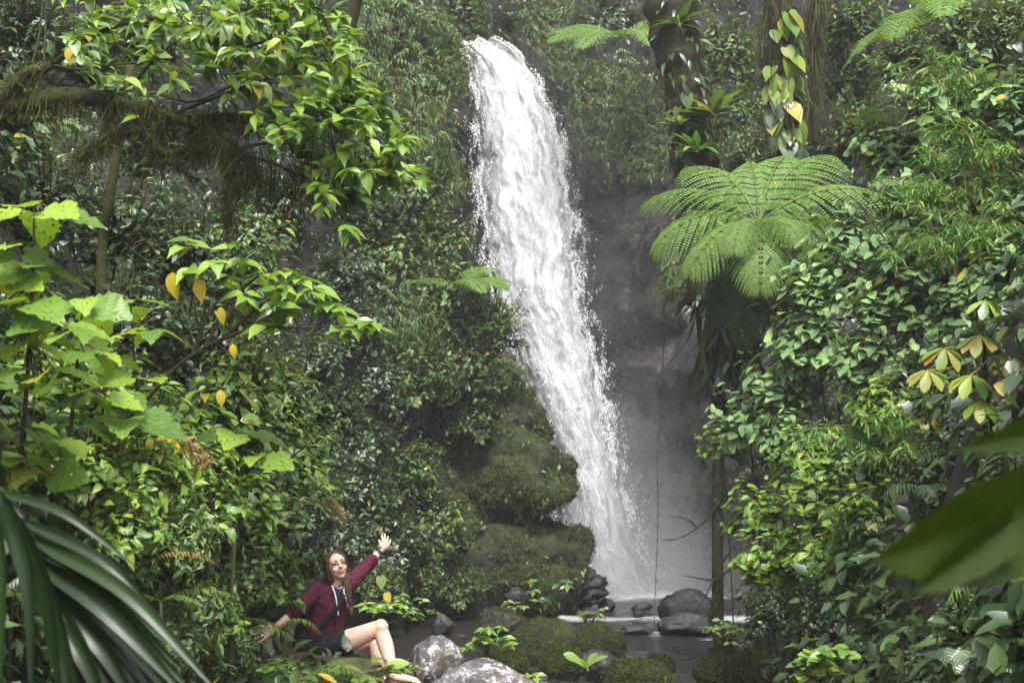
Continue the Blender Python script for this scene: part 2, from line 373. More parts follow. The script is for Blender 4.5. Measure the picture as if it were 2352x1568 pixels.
FOOT = [(-26, 18), (-17, 22.5), (-10, 25), (-6, 26), (-3.2, 26.2), (-1.2, 26), (-.2, 26.8), (-.7, 28.7), (-1.5, 30.4), (-1.2, 32.2), (.6, 32.5), (2.6, 32.2), (4.6, 31.2), (6.4, 29.6), (8.6, 27.6), (12, 25.6), (18, 23), (30, 18)]
def build_cliff():
    P = spline([(x, y, 0) for x, y in FOOT], 430); plate = []
    tg = nrm(np.gradient(P, axis=0)); nb = np.stack([-tg[:, 1], tg[:, 0], 0 * tg[:, 0]], 1)     # points away from the gorge
    zs = np.concatenate([np.arange(-1.2, 12, .15), np.arange(12, 26, .6)])
    V = []; nu = len(P)
    for z in zs:
        for i in range(nu):
            x, y, _ = P[i]
            q = Vector((x, y, z))
            d = .10 * max(0, z) + .55 * fbm(q, .35, 3) + .28 * fbm(q + Vector((9, 2, 0)), 1.1, 4)
            ds, ps = mnoise.voronoi(Vector((x * .8, y * .8, z * 1.0)) + mnoise.noise_vector(q * .9) * .35)
            c = ps[0]; rn = math.sin(c.x * 12.99 + c.y * 78.2 + c.z * 37.7) * 43758.5; rn -= math.floor(rn); plate.append(rn)
            d += .55 * (rn - .5) + (q.z - c.z) * (rn - .5) * .35 + .30 * max(0, .12 - (ds[1] - ds[0])) / .12 * .6
            d += 1.15 * sstep(3.6, 6.5, z) * sstep(-2.6, -1.0, x) * sstep(29.5, 28.0, y) * sstep(25, 26.2, y)
            d += 1.3 * sstep(-2.6, -1.6, x) * sstep(.2, -.7, x) * sstep(28.2, 29.2, y)                 # room for the falling water
            d += 3.2 * sstep(11.2, 11.9, z) * sstep(2.3, 1.0, abs(x + .35)) * sstep(29.5, 31, y)      # the notch the stream comes out of
            d -= 1.3 * sstep(3.5, 0, z) * sstep(-4, -2, x) * sstep(1.2, .2, x) * sstep(28, 27, y)     # swelling foot of the buttress
            V.append((x + nb[i, 0] * d, y + nb[i, 1] * d, z))
    T = []
    for j in range(len(zs) - 1):
        for i in range(nu - 1):
            a = j * nu + i; T += [(a, a + 1, a + nu + 1), (a, a + nu + 1, a + nu)]
    me = mesh_np('cliff', V, T, None, True, MAT['cliff']); a = me.attributes.new('plate', 'FLOAT', 'POINT'); a.data.foreach_set('value', np.array(plate, np.float32)); return me
cliff = link('cliff', build_cliff()); tag(cliff, 'dark wet rock wall of the gorge around the waterfall', kind='structure')

def bvh(*obs):
    V = []; T = []
    for o in obs:
        k = len(V); mw = o.matrix_world
        V += [mw @ v.co for v in o.data.vertices]; T += [[i + k for i in p.vertices] for p in o.data.polygons]
    return BVHTree.FromPolygons(V, T)
BV = bvh(ground, cliff)
BVG = bvh(ground)
def hit(px, py):
    d = ray(px, py).normalized()
    h = BV.ray_cast(Vector((0, 0, CAM_Z)) + d * .8, d)
    return (h[0], h[1]) if h[0] is not None else (W(px, py, 40), Vector((0, -1, 0)))
def floor_z(x, y):
    h = BVG.ray_cast(Vector((x, y, 60)), Vector((0, 0, -1)))
    return h[0].z if h[0] is not None else 0

# ---- rocks
def rock_mesh(name, size, seed, mat, rough=.22, sub=4, cuts=5, flat=None, moss_tufts=0):
    rr = random.Random(seed); bm = bmesh.new(); bmesh.ops.create_icosphere(bm, subdivisions=sub, radius=1)
    pl = []
    for _ in range(cuts):
        n = Vector((rr.gauss(0, 1), rr.gauss(0, 1), rr.gauss(0, .8))).normalized(); pl.append((n, rr.uniform(.62, .86)))
    off = Vector((seed * 3.1, seed * 1.7, seed * .9))
    for v in bm.verts:
        p = v.co.copy()
        p *= 1 + rough * fbm(p + off, 1.1, 4) + rough * .38 * fbm(p + off, 3.6, 5)
        for n, d in pl:
            e = p.dot(n) - d
            if e > 0: p -= n * e * .82
        v.co = Vector((p.x * size[0], p.y * size[1], p.z * size[2]))
    me = bpy.data.meshes.new(name); bm.to_mesh(me); bm.free()
    for p in me.polygons: p.use_smooth = True
    me.materials.append(mat); return me
def rock(name, c, size, seed, mat, label, rotz=0, group=None, **kw):
    o = link(name, rock_mesh(name, size, seed, MAT[mat], **kw)); o.location = c; o.rotation_euler = (0, 0, rotz)
    tag(o, label, 'boulder' if max(size) > .35 else 'stone', group); return o
def px_m(n, Y): return n * Y / F

ROCKS = []
def brock(px0, px1, top, base, mat, seed, label, name='boulder', depth=.8, z=0.0, Y=None, group=None, rotz=0, **kw):
    """a rock standing in the stream: left, right, top and waterline pixels"""
    p = G((px0 + px1) / 2, base, z) if Y is None else W((px0 + px1) / 2, base, Y)
    Yc = p.y; w = px_m(px1 - px0, Yc) / 2; h = px_m(base - top, Yc)
    cz = p.z + h * .42
    o = rock(name, (p.x, Yc + w * depth * .75, cz), (w * 1.04, w * depth, h * .62), seed, mat, label, rotz, group, **kw)
    ROCKS.append((p.x, Yc + w * depth * .75, w, w * depth)); return o
brock(1518, 1650, 1362, 1438, 'wet_rock', 3, 'big dark grey boulder in the stream below the waterfall', depth=.75, rough=.16)
brock(1520, 1640, 1416, 1462, 'wet_rock', 4, 'wet slanting grey boulder leaning against the big boulder in the stream', depth=.6)
brock(1640, 1730, 1430, 1472, 'wet_rock', 5, 'low grey boulder at the water edge under the leafy right bank', depth=.6)
brock(1425, 1500, 1438, 1460, 'wet_rock', 6, 'flat dark stone in the riffle beside the big boulder', 'stone', depth=.7)
brock(1375, 1415, 1376, 1402, 'wet_rock', 7, 'small dark stone at the foot of the lower mossy boulder', 'stone')
brock(1340, 1385, 1398, 1420, 'wet_rock', 8, 'dark stone in the white riffle behind the mossy stream boulder', 'stone')
brock(1452, 1500, 1384, 1402, 'wet_rock', 9, 'low dark stone in the pool just below the falling water', 'stone')
brock(1455, 1480, 1400, 1418, 'wet_rock', 10, 'pointed dark stone beside the foaming riffle', 'stone')
brock(1150, 1340, 1432, 1530, 'moss_thick', 11, 'large moss covered boulder in the middle of the stream', depth=.6, rough=.2, sub=5, cuts=3)
brock(1305, 1435, 1440, 1532, 'moss_thick', 12, 'rounded mossy boulder with brown patches at the right end of the stream boulders', depth=.8, sub=5, cuts=3)
brock(1085, 1205, 1400, 1465, 'wet_rock', 13, 'dark wet boulder behind the large mossy stream boulder', depth=.7)
brock(990, 1040, 1410, 1460, 'wet_rock', 14, 'grey boulder at the edge of the still pool', depth=.8)
brock(1160, 1215, 1352, 1385, 'wet_rock', 15, 'pale grey stone among the plants at the cliff foot', 'stone', z=.4)
brock(1120, 1215, 1498, 1560, 'moss_thick', 16, 'mossy boulder below the small leafy stream plants', depth=.8, Y=15.2)
brock(1240, 1345, 1494, 1560, 'moss_rock', 17, 'mossy boulder behind the pale green seedling', depth=.7, Y=15.6)
brock(1395, 1545, 1530, 1590, 'moss_rock', 18, 'brown green mossy boulder at the bottom edge beside the seedling', depth=.8, Y=14.2)
brock(1330, 1430, 1500, 1560, 'wet_rock', 19, 'dark wet boulder with water sliding over it beside the seedling', depth=.7, Y=15.9)
brock(1490, 1550, 1505, 1560, 'moss_rock', 20, 'dark mossy boulder behind the brown green one at the bottom edge', depth=.8, Y=16.2)
brock(1605, 1720, 1495, 1590, 'moss_thick', 21, 'tall mossy boulder at the foot of the leafy right bank', depth=.8, Y=14.6, cuts=3)
brock(1690, 1790, 1490, 1600, 'moss_thick', 22, 'mossy block under the pale leaf tips of the vine at the bottom edge', depth=.8, Y=14.2, cuts=3)
brock(1500, 1560, 1545, 1590, 'moss_rock', 24, 'small mossy stone at the bottom edge of the water', 'stone', Y=14.8)
brock(1215, 1262, 1548, 1580, 'wet_rock', 25, 'wet stone in the white water below the seedling', 'stone', Y=15.2)
# the mossy bulges of the buttress beside the fall
def bulge(px0, px1, top, base, Y, seed, label, mat='moss_rock', depth=.9, **kw):
    p = W((px0 + px1) / 2, (top + base) / 2, Y); w = px_m(px1 - px0, Y) / 2; h = px_m(base - top, Y) / 2
    return rock('mossy_boulder', (p.x, Y, p.z), (w * 1.1, w * depth, h * 1.1), seed, mat, label, sub=5, rough=.34, cuts=2, **kw)
bulge(1055, 1318, 1000, 1215, 25.6, 31, 'overhanging moss covered boulder jutting into the waterfall spray', 'moss_thick')
bulge(1015, 1372, 1196, 1420, 25.4, 32, 'huge rounded mossy boulder at the foot of the waterfall', 'moss_rock', .75)
bulge(980, 1250, 885, 1080, 26.0, 33, 'mossy rock shoulder above the overhanging boulder', 'moss_rock')
bulge(1200, 1372, 1300, 1400, 25.6, 34, 'dark undercut base rock beside the pool', 'wet_rock')
bulge(880, 1110, 1080, 1300, 25.3, 35, 'dark mossy rock swelling left of the huge rounded boulder', 'moss_rock')
bulge(840, 1070, 1240, 1420, 24.6, 36, 'low mossy rock at the cliff foot behind the raised arm', 'moss_rock')
# near rocks round the person
def near_rock(pts_px, Y, dep, seed, mat, label, name='boulder', **kw):
    x0, x1, top, base = pts_px
    p = W((x0 + x1) / 2, (top + base) / 2, Y); w = px_m(x1 - x0, Y) / 2; h = px_m(base - top, Y) / 2
    return rock(name, p, (w * 1.1, dep, h * 1.1), seed, mat, label, sub=5, **kw)
near_rock((930, 1060, 1470, 1600), 11.0, .3, 41, 'lichen', 'grey boulder with white lichen beside the bare foot', rough=.16, cuts=7)
near_rock((985, 1230, 1520, 1650), 10.8, .4, 42, 'lichen', 'long sloping grey boulder speckled with pale lichen', rough=.16, cuts=6)
seat_rock = near_rock((520, 900, 1490, 1700), 10.95, .62, 43, 'earth', 'broad brown rock the person sits on', rough=.14, cuts=4)
near_rock((840, 1010, 1553, 1680), 10.9, .5, 44, 'earth', 'low brown stone under the bare foot', rough=.12, cuts=3)

# ---- water
def build_water():
    xs = np.arange(-7, 9.01, .16); ys = np.concatenate([np.arange(9, 33, .16)])
    V = []; foam = []
    for y in ys:
        for x in xs:
            f = 0.0
            d = math.hypot((x - 2.3) / 2.2, (y - 28.9) / 1.1); f = max(f, 1.3 - d * .8 + .3 * fbm((x, y, 9), 1.8, 3))
            for yy, amp, wd in ((24.3, .85, .6), (22.0, .7, .45), (25.6, .5, .4), (19.5, .35, .5)):
                f = max(f, amp - abs(y - yy - .35 * fbm((x, y, 0), .9, 3)) / wd * .6) if x > .8 else f
            f = max(f, .55 - abs(y - 16.0 - .3 * fbm((x, y, 4), .9, 3)) / .5 * .6) if x > -.4 else f
            for rx, ry, rw, rd in ROCKS:
                q = math.hypot((x - rx) / (rw + .18), (y - ry) / (rd + .18))
                if 0.8 < q < 1.5 and ry > 15: f = max(f, .5 * (1.5 - q) / .7 + .05)
            z = .03 * fbm((x * .8, y, 1), 1.1, 3) + .05 * max(0, f) * fbm((x, y, 5), 2.5, 3) + .10 * sstep(21.5, 24.6, y)*0
            V.append((x, y, z)); foam.append(max(0, min(1.2, f)))
    nx = len(xs); T = []
    for j in range(len(ys) - 1):
        for i in range(nx - 1):
            a = j * nx + i; T += [(a, a + 1, a + nx + 1), (a, a + nx + 1, a + nx)]
    me = mesh_np('stream_water', V, T, None, True, MAT['water'])
    a = me.attributes.new('foam', 'FLOAT', 'POINT'); a.data.foreach_set('value', np.array(foam, np.float32))
    return me
water = link('stream_water', build_water()); tag(water, 'dark rippling stream with white riffles below the waterfall', kind='structure')

# ---- waterfall
EDGE = [(92, 1046, 1140), (108, 1054, 1168), (125, 1064, 1190), (150, 1072, 1215), (200, 1076, 1250), (300, 1077, 1292), (400, 1082, 1312), (500, 1092, 1326), (600, 1105, 1332),
        (700, 1130, 1338), (760, 1150, 1358), (800, 1165, 1368), (900, 1195, 1386), (1000, 1230, 1404), (1100, 1270, 1428), (1200, 1285, 1452), (1300, 1300, 1482), (1378, 1315, 1530)]
def fall_pos(u, v, lay):
    """u across, v down (0..1): the sheet leaves the lip, arcs out and slides right; round in plan"""
    py = 92 + v * 1290
    i = max(k for k in range(len(EDGE)) if EDGE[k][0] <= max(py, 92)); i = min(i, len(EDGE) - 2)
    a, b = EDGE[i], EDGE[i + 1]; t = min(1, max(0, (py - a[0]) / (b[0] - a[0])))
    l = a[1] + (b[1] - a[1]) * t; r = a[2] + (b[2] - a[2]) * t
    w = r - l; l -= w * lay[1]; r += w * lay[1]
    Y = 31.6 - 2.6 * math.sqrt(max(0, min(1, v * 1.15))) * .9
    p = W(l + (r - l) * u, py - 14 * fbm((u * 4, 2.2, 1), 1, 3) * (1 - min(1, v * 9)), Y)
    bul = (1 - (2 * u - 1) ** 2) * .55 + lay[0]
    p.y -= bul * min(1, .25 + v * 3)
    n1 = fbm((u * 5 + lay[2], v * 10, lay[2]), 1, 4)
    p.y -= .22 * n1; p.x += .10 * fbm((u * 3, v * 22, lay[2] + 5), 1, 4) * (1 if 0 < v else 0)
    return p
fall = empty('waterfall', (2.3, 29, 0)); tag(fall, 'tall white waterfall plunging down the dark cliff into the pool', kind='structure')
def sheet(lay, mat, nu=34, nv=230):
    V = []; U = []
    for j in range(nv):
        for i in range(nu):
            u, v = i / (nu - 1), j / (nv - 1)
            p = fall_pos(u, v, lay); V.append((p.x - 2.3, p.y - 29, p.z)); U.append((u, v * 5))
    T = []
    for j in range(nv - 1):
        for i in range(nu - 1):
            a = j * nu + i; T += [(a, a + 1, a + nu + 1), (a, a + nu + 1, a + nu)]
    return link('water_curtain', mesh_np('water_curtain', V, T, U, True, MAT[mat]), fall)
sheet((0, -.04, 1.0), 'fall_core'); sheet((.22, .03, 6.0), 'fall_veil'); sheet((.42, .09, 11.0), 'fall_spray')
# the stream above the lip
def lip():
    V = []; U = []; n = 12
    for j in range(n):
        for i in range(14):
            p = W(1064 + (1160 - 1064) * i / 13, 96, 31.6); t = j / (n - 1)
            V.append((p.x - 2.3 + .2 * t, 31.5 + 3.4 * t - 29, p.z - .05 + .35 * t + .06 * fbm((i * .4, j * .6, 2), 1, 3))); U.append((i / 13, t * .6))
    T = []
    for j in range(n - 1):
        for i in range(13):
            a = j * 14 + i; T += [(a, a + 1, a + 15), (a, a + 15, a + 14)]
    link('upper_stream', mesh_np('upper_stream', V, T, U, True, MAT['fall_core']), fall)
lip()
def droplets(n=70000):
    rg = np.random.default_rng(5); P = []; D = []; S = []
    tab = {}
    for _ in range(n):
        v = rg.random() ** .85
        if rg.random() < .62:
            side = rg.random() < .62
            off = abs(rg.normal(0, .13)) * (.35 + .9 * v)
            u = 1 - .12 + off if side else .12 - off
        else: u = rg.random()
        if v > .72 and rg.random() < (v - .72) * 3: continue
        # drops gather in streaks
        if mnoise.noise(Vector((u * 16, v * 26, 3))) < rg.normal(-.02, .16): continue
        p = fall_pos(u, v, (rg.uniform(-.1, .75), 0, 1.0))
        P.append((p.x - 2.3, p.y - 29, p.z)); s = .0028 + .0085 * rg.random() ** 2.6
        D.append((rg.normal(.05, .25), rg.normal(0, .2), -1)); S.append((s, s * rg.uniform(1.2, 4.5), s))
    tv = np.array([(1, 0, 0), (-.5, 0, .87), (-.5, 0, -.87), (0, 1, 0), (0, -1, 0)], float)
    tt = np.array([(0, 1, 3), (1, 2, 3), (2, 0, 3), (1, 0, 4), (2, 1, 4), (0, 2, 4)])
    m = MB(); m.scatter((tv, tt, np.zeros((5, 2))), P, frames(np.array(D), np.tile([0, 1.0, .1], (len(D), 1)), np.array(S)))
    o = link('spray_drops', m.mesh('spray_drops', MAT['drop']), fall); o['kind'] = 'stuff'
droplets()
# ================================================================ leaves
def leaf_tm(rows, fold=.25, curl=.22, wave=0.0, tooth=0.0):
    V = []; U = []; T = []
    for i, (ym, ys, w) in enumerate(rows):
        zc = -curl * ym * ym; zs = -curl * ys * ys
        wv = wave * math.sin(i * 2.2)
        tw = w * (1 + (tooth if i % 2 else -tooth))
        V += [(-tw, ys, zs + fold * w + wv), (0, ym, zc), (tw, ys, zs + fold * w - wv)]
        U += [(.5 - w * 1.6, ym), (.5, ym), (.5 + w * 1.6, ym)]
    for i in range(len(rows) - 1):
        a = 3 * i; b = a + 3
        T += [(a, a + 1, b + 1), (a, b + 1, b), (a + 1, a + 2, b + 2), (a + 1, b + 2, b + 1)]
    return np.array(V, float), np.array(T), np.array(U, float)
OVATE = [(0, 0, .015), (.10, .09, .15), (.26, .25, .25), (.46, .46, .265), (.66, .67, .19), (.84, .85, .07), (1, 1, .004)]
LANCE = [(0, 0, .01), (.15, .14, .09), (.38, .38, .15), (.62, .62, .125), (.84, .85, .05), (1, 1, .003)]
HEART = [(0, -.14, .20), (.08, -.05, .34), (.24, .2, .40), (.45, .44, .36), (.68, .69, .22), (.88, .89, .07), (1, 1, .004)]
ROUND = [(0, -.06, .14), (.1, .05, .30), (.3, .3, .38), (.55, .56, .34), (.78, .8, .19), (.93, .94, .06), (1, 1, .004)]
TOOTH = [(0, -.1, .12), (.06, 0, .30), (.14, .10, .30), (.22, .2, .44), (.30, .27, .40), (.38, .36, .46), (.46, .44, .38), (.55, .53, .40), (.64, .63, .29), (.74, .74, .27), (.84, .84, .14), (.93, .93, .1), (1, 1, .005)]
OBOV = [(0, 0, .015), (.2, .2, .08), (.45, .45, .16), (.68, .69, .22), (.86, .87, .17), (.97, .97, .06), (1, 1, .01)]
lo = lambda rows, idx: [rows[i] for i in idx]
TM = {
    'ovate': [leaf_tm(OVATE, .3, c) for c in (.1, .28, .5)], 'ovate_lo': [leaf_tm(lo(OVATE, (0, 2, 4, 6)), .3, .25)],
    'lance': [leaf_tm(LANCE, .3, c) for c in (.15, .35, .6)], 'lance_lo': [leaf_tm(lo(LANCE, (0, 2, 3, 5)), .3, .3)],
    'heart': [leaf_tm(HEART, .18, c) for c in (.08, .22, .4)], 'heart_lo': [leaf_tm(lo(HEART, (0, 2, 4, 6)), .18, .2)],
    'round': [leaf_tm(ROUND, .2, c) for c in (.06, .18, .34)], 'round_lo': [leaf_tm(lo(ROUND, (0, 2, 4, 6)), .2, .2)],
    'tooth': [leaf_tm(TOOTH, .16, c, .02) for c in (.1, .25, .4)], 'tooth_lo': [leaf_tm(lo(TOOTH, (0, 3, 5, 8, 12)), .16, .2)],
    'obov': [leaf_tm(OBOV, .3, c) for c in (.0, .15, .3)], 'obov_lo': [leaf_tm(lo(OBOV, (0, 2, 4, 6)), .3, .15)],
}
def spray_tm(n=9, droop=.5, wl=.36, seed=1):
    """a feathery drooping spray of narrow leaflets"""
    rr = np.random.default_rng(seed); m = MB(); P = []; D = []; S = []
    base = leaf_tm(lo(LANCE, (0, 2, 3, 5)), .3, .5)
    for i in range(n):
        t = .15 + .85 * i / (n - 1); s = 1 if i % 2 else -1
        P.append((0, t, -droop * t * t)); a = .95 - .5 * t if i < n - 1 else .05
        D.append((s * math.sin(a), math.cos(a), -.35 - droop * t * .8 + rr.normal(0, .12))); S.append(wl * rr.uniform(.8, 1.15) * (1 - .25 * t))
    m.scatter(base, P, frames(np.array(D), np.tile([0, 0, 1.0], (n, 1)) + rr.normal(0, .15, (n, 3)), np.array(S)))
    return np.concatenate(m.V), np.concatenate(m.T), np.concatenate(m.U)
TM['spray_lo'] = [spray_tm(seed=i, droop=d) for i, d in ((1, .35), (2, .6), (3, .8))]
LEAF_ME = {}
def leaf_me(kind, var, mat):
    k = (kind, var, mat)
    if k not in LEAF_ME: LEAF_ME[k] = mesh_np('leaf', *TM[kind][var], True, MAT[mat])
    return LEAF_ME[k]
def add_leaves(root, kind, mat, P, M, n_obj, order=None, name='leaf', lo_kind=None, stuff='foliage'):
    """the leaves in ORDER that come first as parts of their own, the rest joined"""
    N = len(P); order = np.arange(N) if order is None else order
    rr = random.Random(N)
    for i in order[:n_obj]:
        o = bpy.data.objects.new(name, leaf_me(kind, rr.randrange(len(TM[kind])), mat)); COL.objects.link(o); o.parent = root
        m4 = np.eye(4); m4[:3, :3] = M[i]; m4[:3, 3] = P[i]; o.matrix_basis = Matrix(m4.tolist())
    rest = order[n_obj:]
    if len(rest):
        m = MB(); tms = TM[lo_kind or kind]
        for j, tm in enumerate(tms): 
            r2 = rest[j::len(tms)]
            if len(r2): m.scatter(tm, P[r2], M[r2])
        o = link(stuff, m.mesh(stuff, MAT[mat]), root); o['kind'] = 'stuff'

# ================================================================ shrubs: a few grown by hand-set habits, then set out one by one
def grow(seed, r, flat, n_twig, per, L, droop, up=.6, back=.35, tip=4, spread=1.0, lump=.35):
    """crown of radius r round (0,0,0), fuller towards -y; gives twigs and leaves"""
    rg = np.random.default_rng(seed); tw = []; P = []; D = []; U = []; S = []
    off = Vector((seed * 2.3, 1.1, 0)); k = 0
    while k < n_twig:
        d = nrm(rg.normal(0, 1, 3))
        if d[1] > back or d[2] < -.75: continue
        k += 1
        lum = 1 + lump * mnoise.noise(Vector(d) * 1.9 + off) * 1.6
        e = d * np.array([1, .9, flat]) * r * lum * rg.uniform(.42, 1.0) ** .5
        b = e * rg.uniform(.1, .35) + np.array([0, 0, -.25 * r])
        tdir = nrm(e - b + np.array([0, 0, .35 * r])); mid = (b + e) / 2 + np.array([0, 0, -.06 * r])
        tw.append((b, mid, e))
        side = nrm(np.cross(tdir, [0, 0, 1.0]))
        for q in range(per):
            t = .3 + .7 * q / max(1, per - 1); p = b + (e - b) * t + (mid - (b + e) / 2) * 4 * t * (1 - t)
            last = q >= per - tip
            if last:
                a = rg.uniform(0, 6.28); lat = nrm(side * math.cos(a) + np.cross(side, tdir) * math.sin(a))
                dd = tdir * .55 + lat * spread + np.array([0, 0, -droop * rg.uniform(.2, 1.0)])
            else:
                dd = tdir * .3 + side * (1 if q % 2 else -1) * spread + np.array([0, 0, -droop * rg.uniform(.4, 1.3)])
            P.append(p + rg.normal(0, .02 * r, 3)); D.append(dd + rg.normal(0, .18, 3))
            U.append(np.array([0, 0, up]) + d * .45 + rg.normal(0, .22, 3)); S.append(L * rg.uniform(.65, 1.15) * (.8 if last and q == per - 1 else 1))
    P = np.array(P); M = frames(np.array(D), np.array(U), np.array(S))
    show = -(P @ np.array([0, -.75, .45]) / r) + rg.normal(0, .25, len(P))
    return tw, P, M, np.argsort(show)
HABIT = {   # name: (leaf template, far template, material, leaf objects, grow arguments)
    'glossy': ('ovate', 'ovate_lo', 'leaf_glossy', 150, dict(r=.5, flat=.9, n_twig=64, per=7, L=.135, droop=.55)),
    'bright': ('ovate', 'ovate_lo', 'leaf_bright', 150, dict(r=.5, flat=.85, n_twig=58, per=7, L=.14, droop=.5)),
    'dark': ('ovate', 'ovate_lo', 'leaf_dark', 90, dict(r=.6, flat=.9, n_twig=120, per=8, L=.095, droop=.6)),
    'matte': ('round', 'round_lo', 'leaf_matte', 150, dict(r=.6, flat=.85, n_twig=62, per=6, L=.165, droop=.75, up=.75, tip=3)),
    'pale': ('round', 'round_lo', 'leaf_bright', 150, dict(r=.5, flat=.9, n_twig=66, per=6, L=.125, droop=.6, up=.7)),
    'narrow': ('lance', 'lance_lo', 'leaf_glossy', 130, dict(r=.5, flat=.95, n_twig=80, per=8, L=.13, droop=.6)),
    'feathery': ('spray_lo', 'spray_lo', 'leaf_far', 0, dict(r=1.0, flat=1.0, n_twig=120, per=5, L=.42, droop=.7, tip=2, lump=.5)),
    'far': ('ovate_lo', 'ovate_lo', 'leaf_far', 0, dict(r=1.0, flat=.95, n_twig=190, per=8, L=.17, droop=.6, lump=.6)),
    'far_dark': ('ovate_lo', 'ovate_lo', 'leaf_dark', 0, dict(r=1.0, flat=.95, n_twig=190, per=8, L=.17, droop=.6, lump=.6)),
    'rosette': ('obov', 'obov_lo', 'leaf_far', 0, dict(r=1.0, flat=.9, n_twig=150, per=8, L=.19, droop=.15, tip=7, spread=1.1, lump=.5)),
}
PROTO = {}
def proto(habit, v):
    k = (habit, v)
    if k in PROTO: return PROTO[k]
    kind, klo, mat, nobj, a = HABIT[habit]
    tw, P, M, order = grow(hash_(habit) + v * 17, **a)
    st = MB()
    for b, m, e in tw: st.tube(spline([b, m, e], 5), np.linspace(.011, .003, 5) * a['r'] / .5, 4, False)
    stem = st.mesh('twigs', MAT['stem'])
    rest = order[nobj:]; fo = MB(); tms = TM[klo]
    for j, tm in enumerate(tms):
        r2 = rest[j::len(tms)]
        if len(r2): fo.scatter(tm, P[r2], M[r2])
    foli = fo.mesh('foliage', MAT[mat])
    rr = random.Random(v); leaves = []
    for i in order[:nobj]:
        m4 = np.eye(4); m4[:3, :3] = M[i]; m4[:3, 3] = P[i]
        leaves.append((leaf_me(kind, rr.randrange(len(TM[kind])), mat), Matrix(m4.tolist())))
    PROTO[k] = (stem, foli, leaves, a['r']); return PROTO[k]
def hash_(s): return sum(ord(c) * (i + 3) for i, c in enumerate(s)) % 997
RB = random.Random(21)
def shrub(px, py, Y, rpx, habit, label, name='leafy_shrub', cat='shrub', group=None, stretch=(1, 1), mat=None, on_cliff=False, v=None, nleaf=None):
    c = W(px, py, Y); r = rpx * Y / F
    v = RB.randrange(3) if v is None else v
    stem, foli, leaves, pr = proto(habit, v); s = r / pr
    root = empty(name, c)
    # trunk from the slope behind or the ground below up into the crown
    side = -1 if c.x < 0 else 1
    if on_cliff: rt = hit(px, py + rpx * .3)[0]
    else:
        rt = Vector((c.x + side * r * .35, c.y + r * .25, 0)); rt.z = floor_z(rt.x, rt.y) - .04
        if rt.z > c.z - .3 * r: rt = c + Vector((0, 0, -.4 * r)); rt.y += .9 * r
    if (rt - c).length > r * .5:
        t = MB(); k = c + Vector((0, 0, -.3 * r)); md = (rt + k) / 2 + Vector((side * .1 * r, .1 * r, 0))
        pts = spline([rt - c, md - c, k - c + Vector((0, 0, .15 * r))], 8); t.tube(pts, np.linspace(.020, .010, 8) * max(.6, r), 6)
        link('trunk', t.mesh('trunk', MAT['bark']), root)
    R3 = Matrix.Rotation(RB.uniform(-.6, .6), 4, 'Z') @ Matrix.Diagonal((s * stretch[0], s, s * stretch[1], 1))
    for me, nm in ((stem, 'twigs'), (foli, 'foliage')):
        o = link(nm, me, root); o.matrix_basis = R3
        o['kind'] = 'stuff'
    for me, m in leaves[:nleaf]:
        o = bpy.data.objects.new('leaf', me); COL.objects.link(o); o.parent = root; o.matrix_basis = R3 @ m
    tag(root, label, cat, group); return root
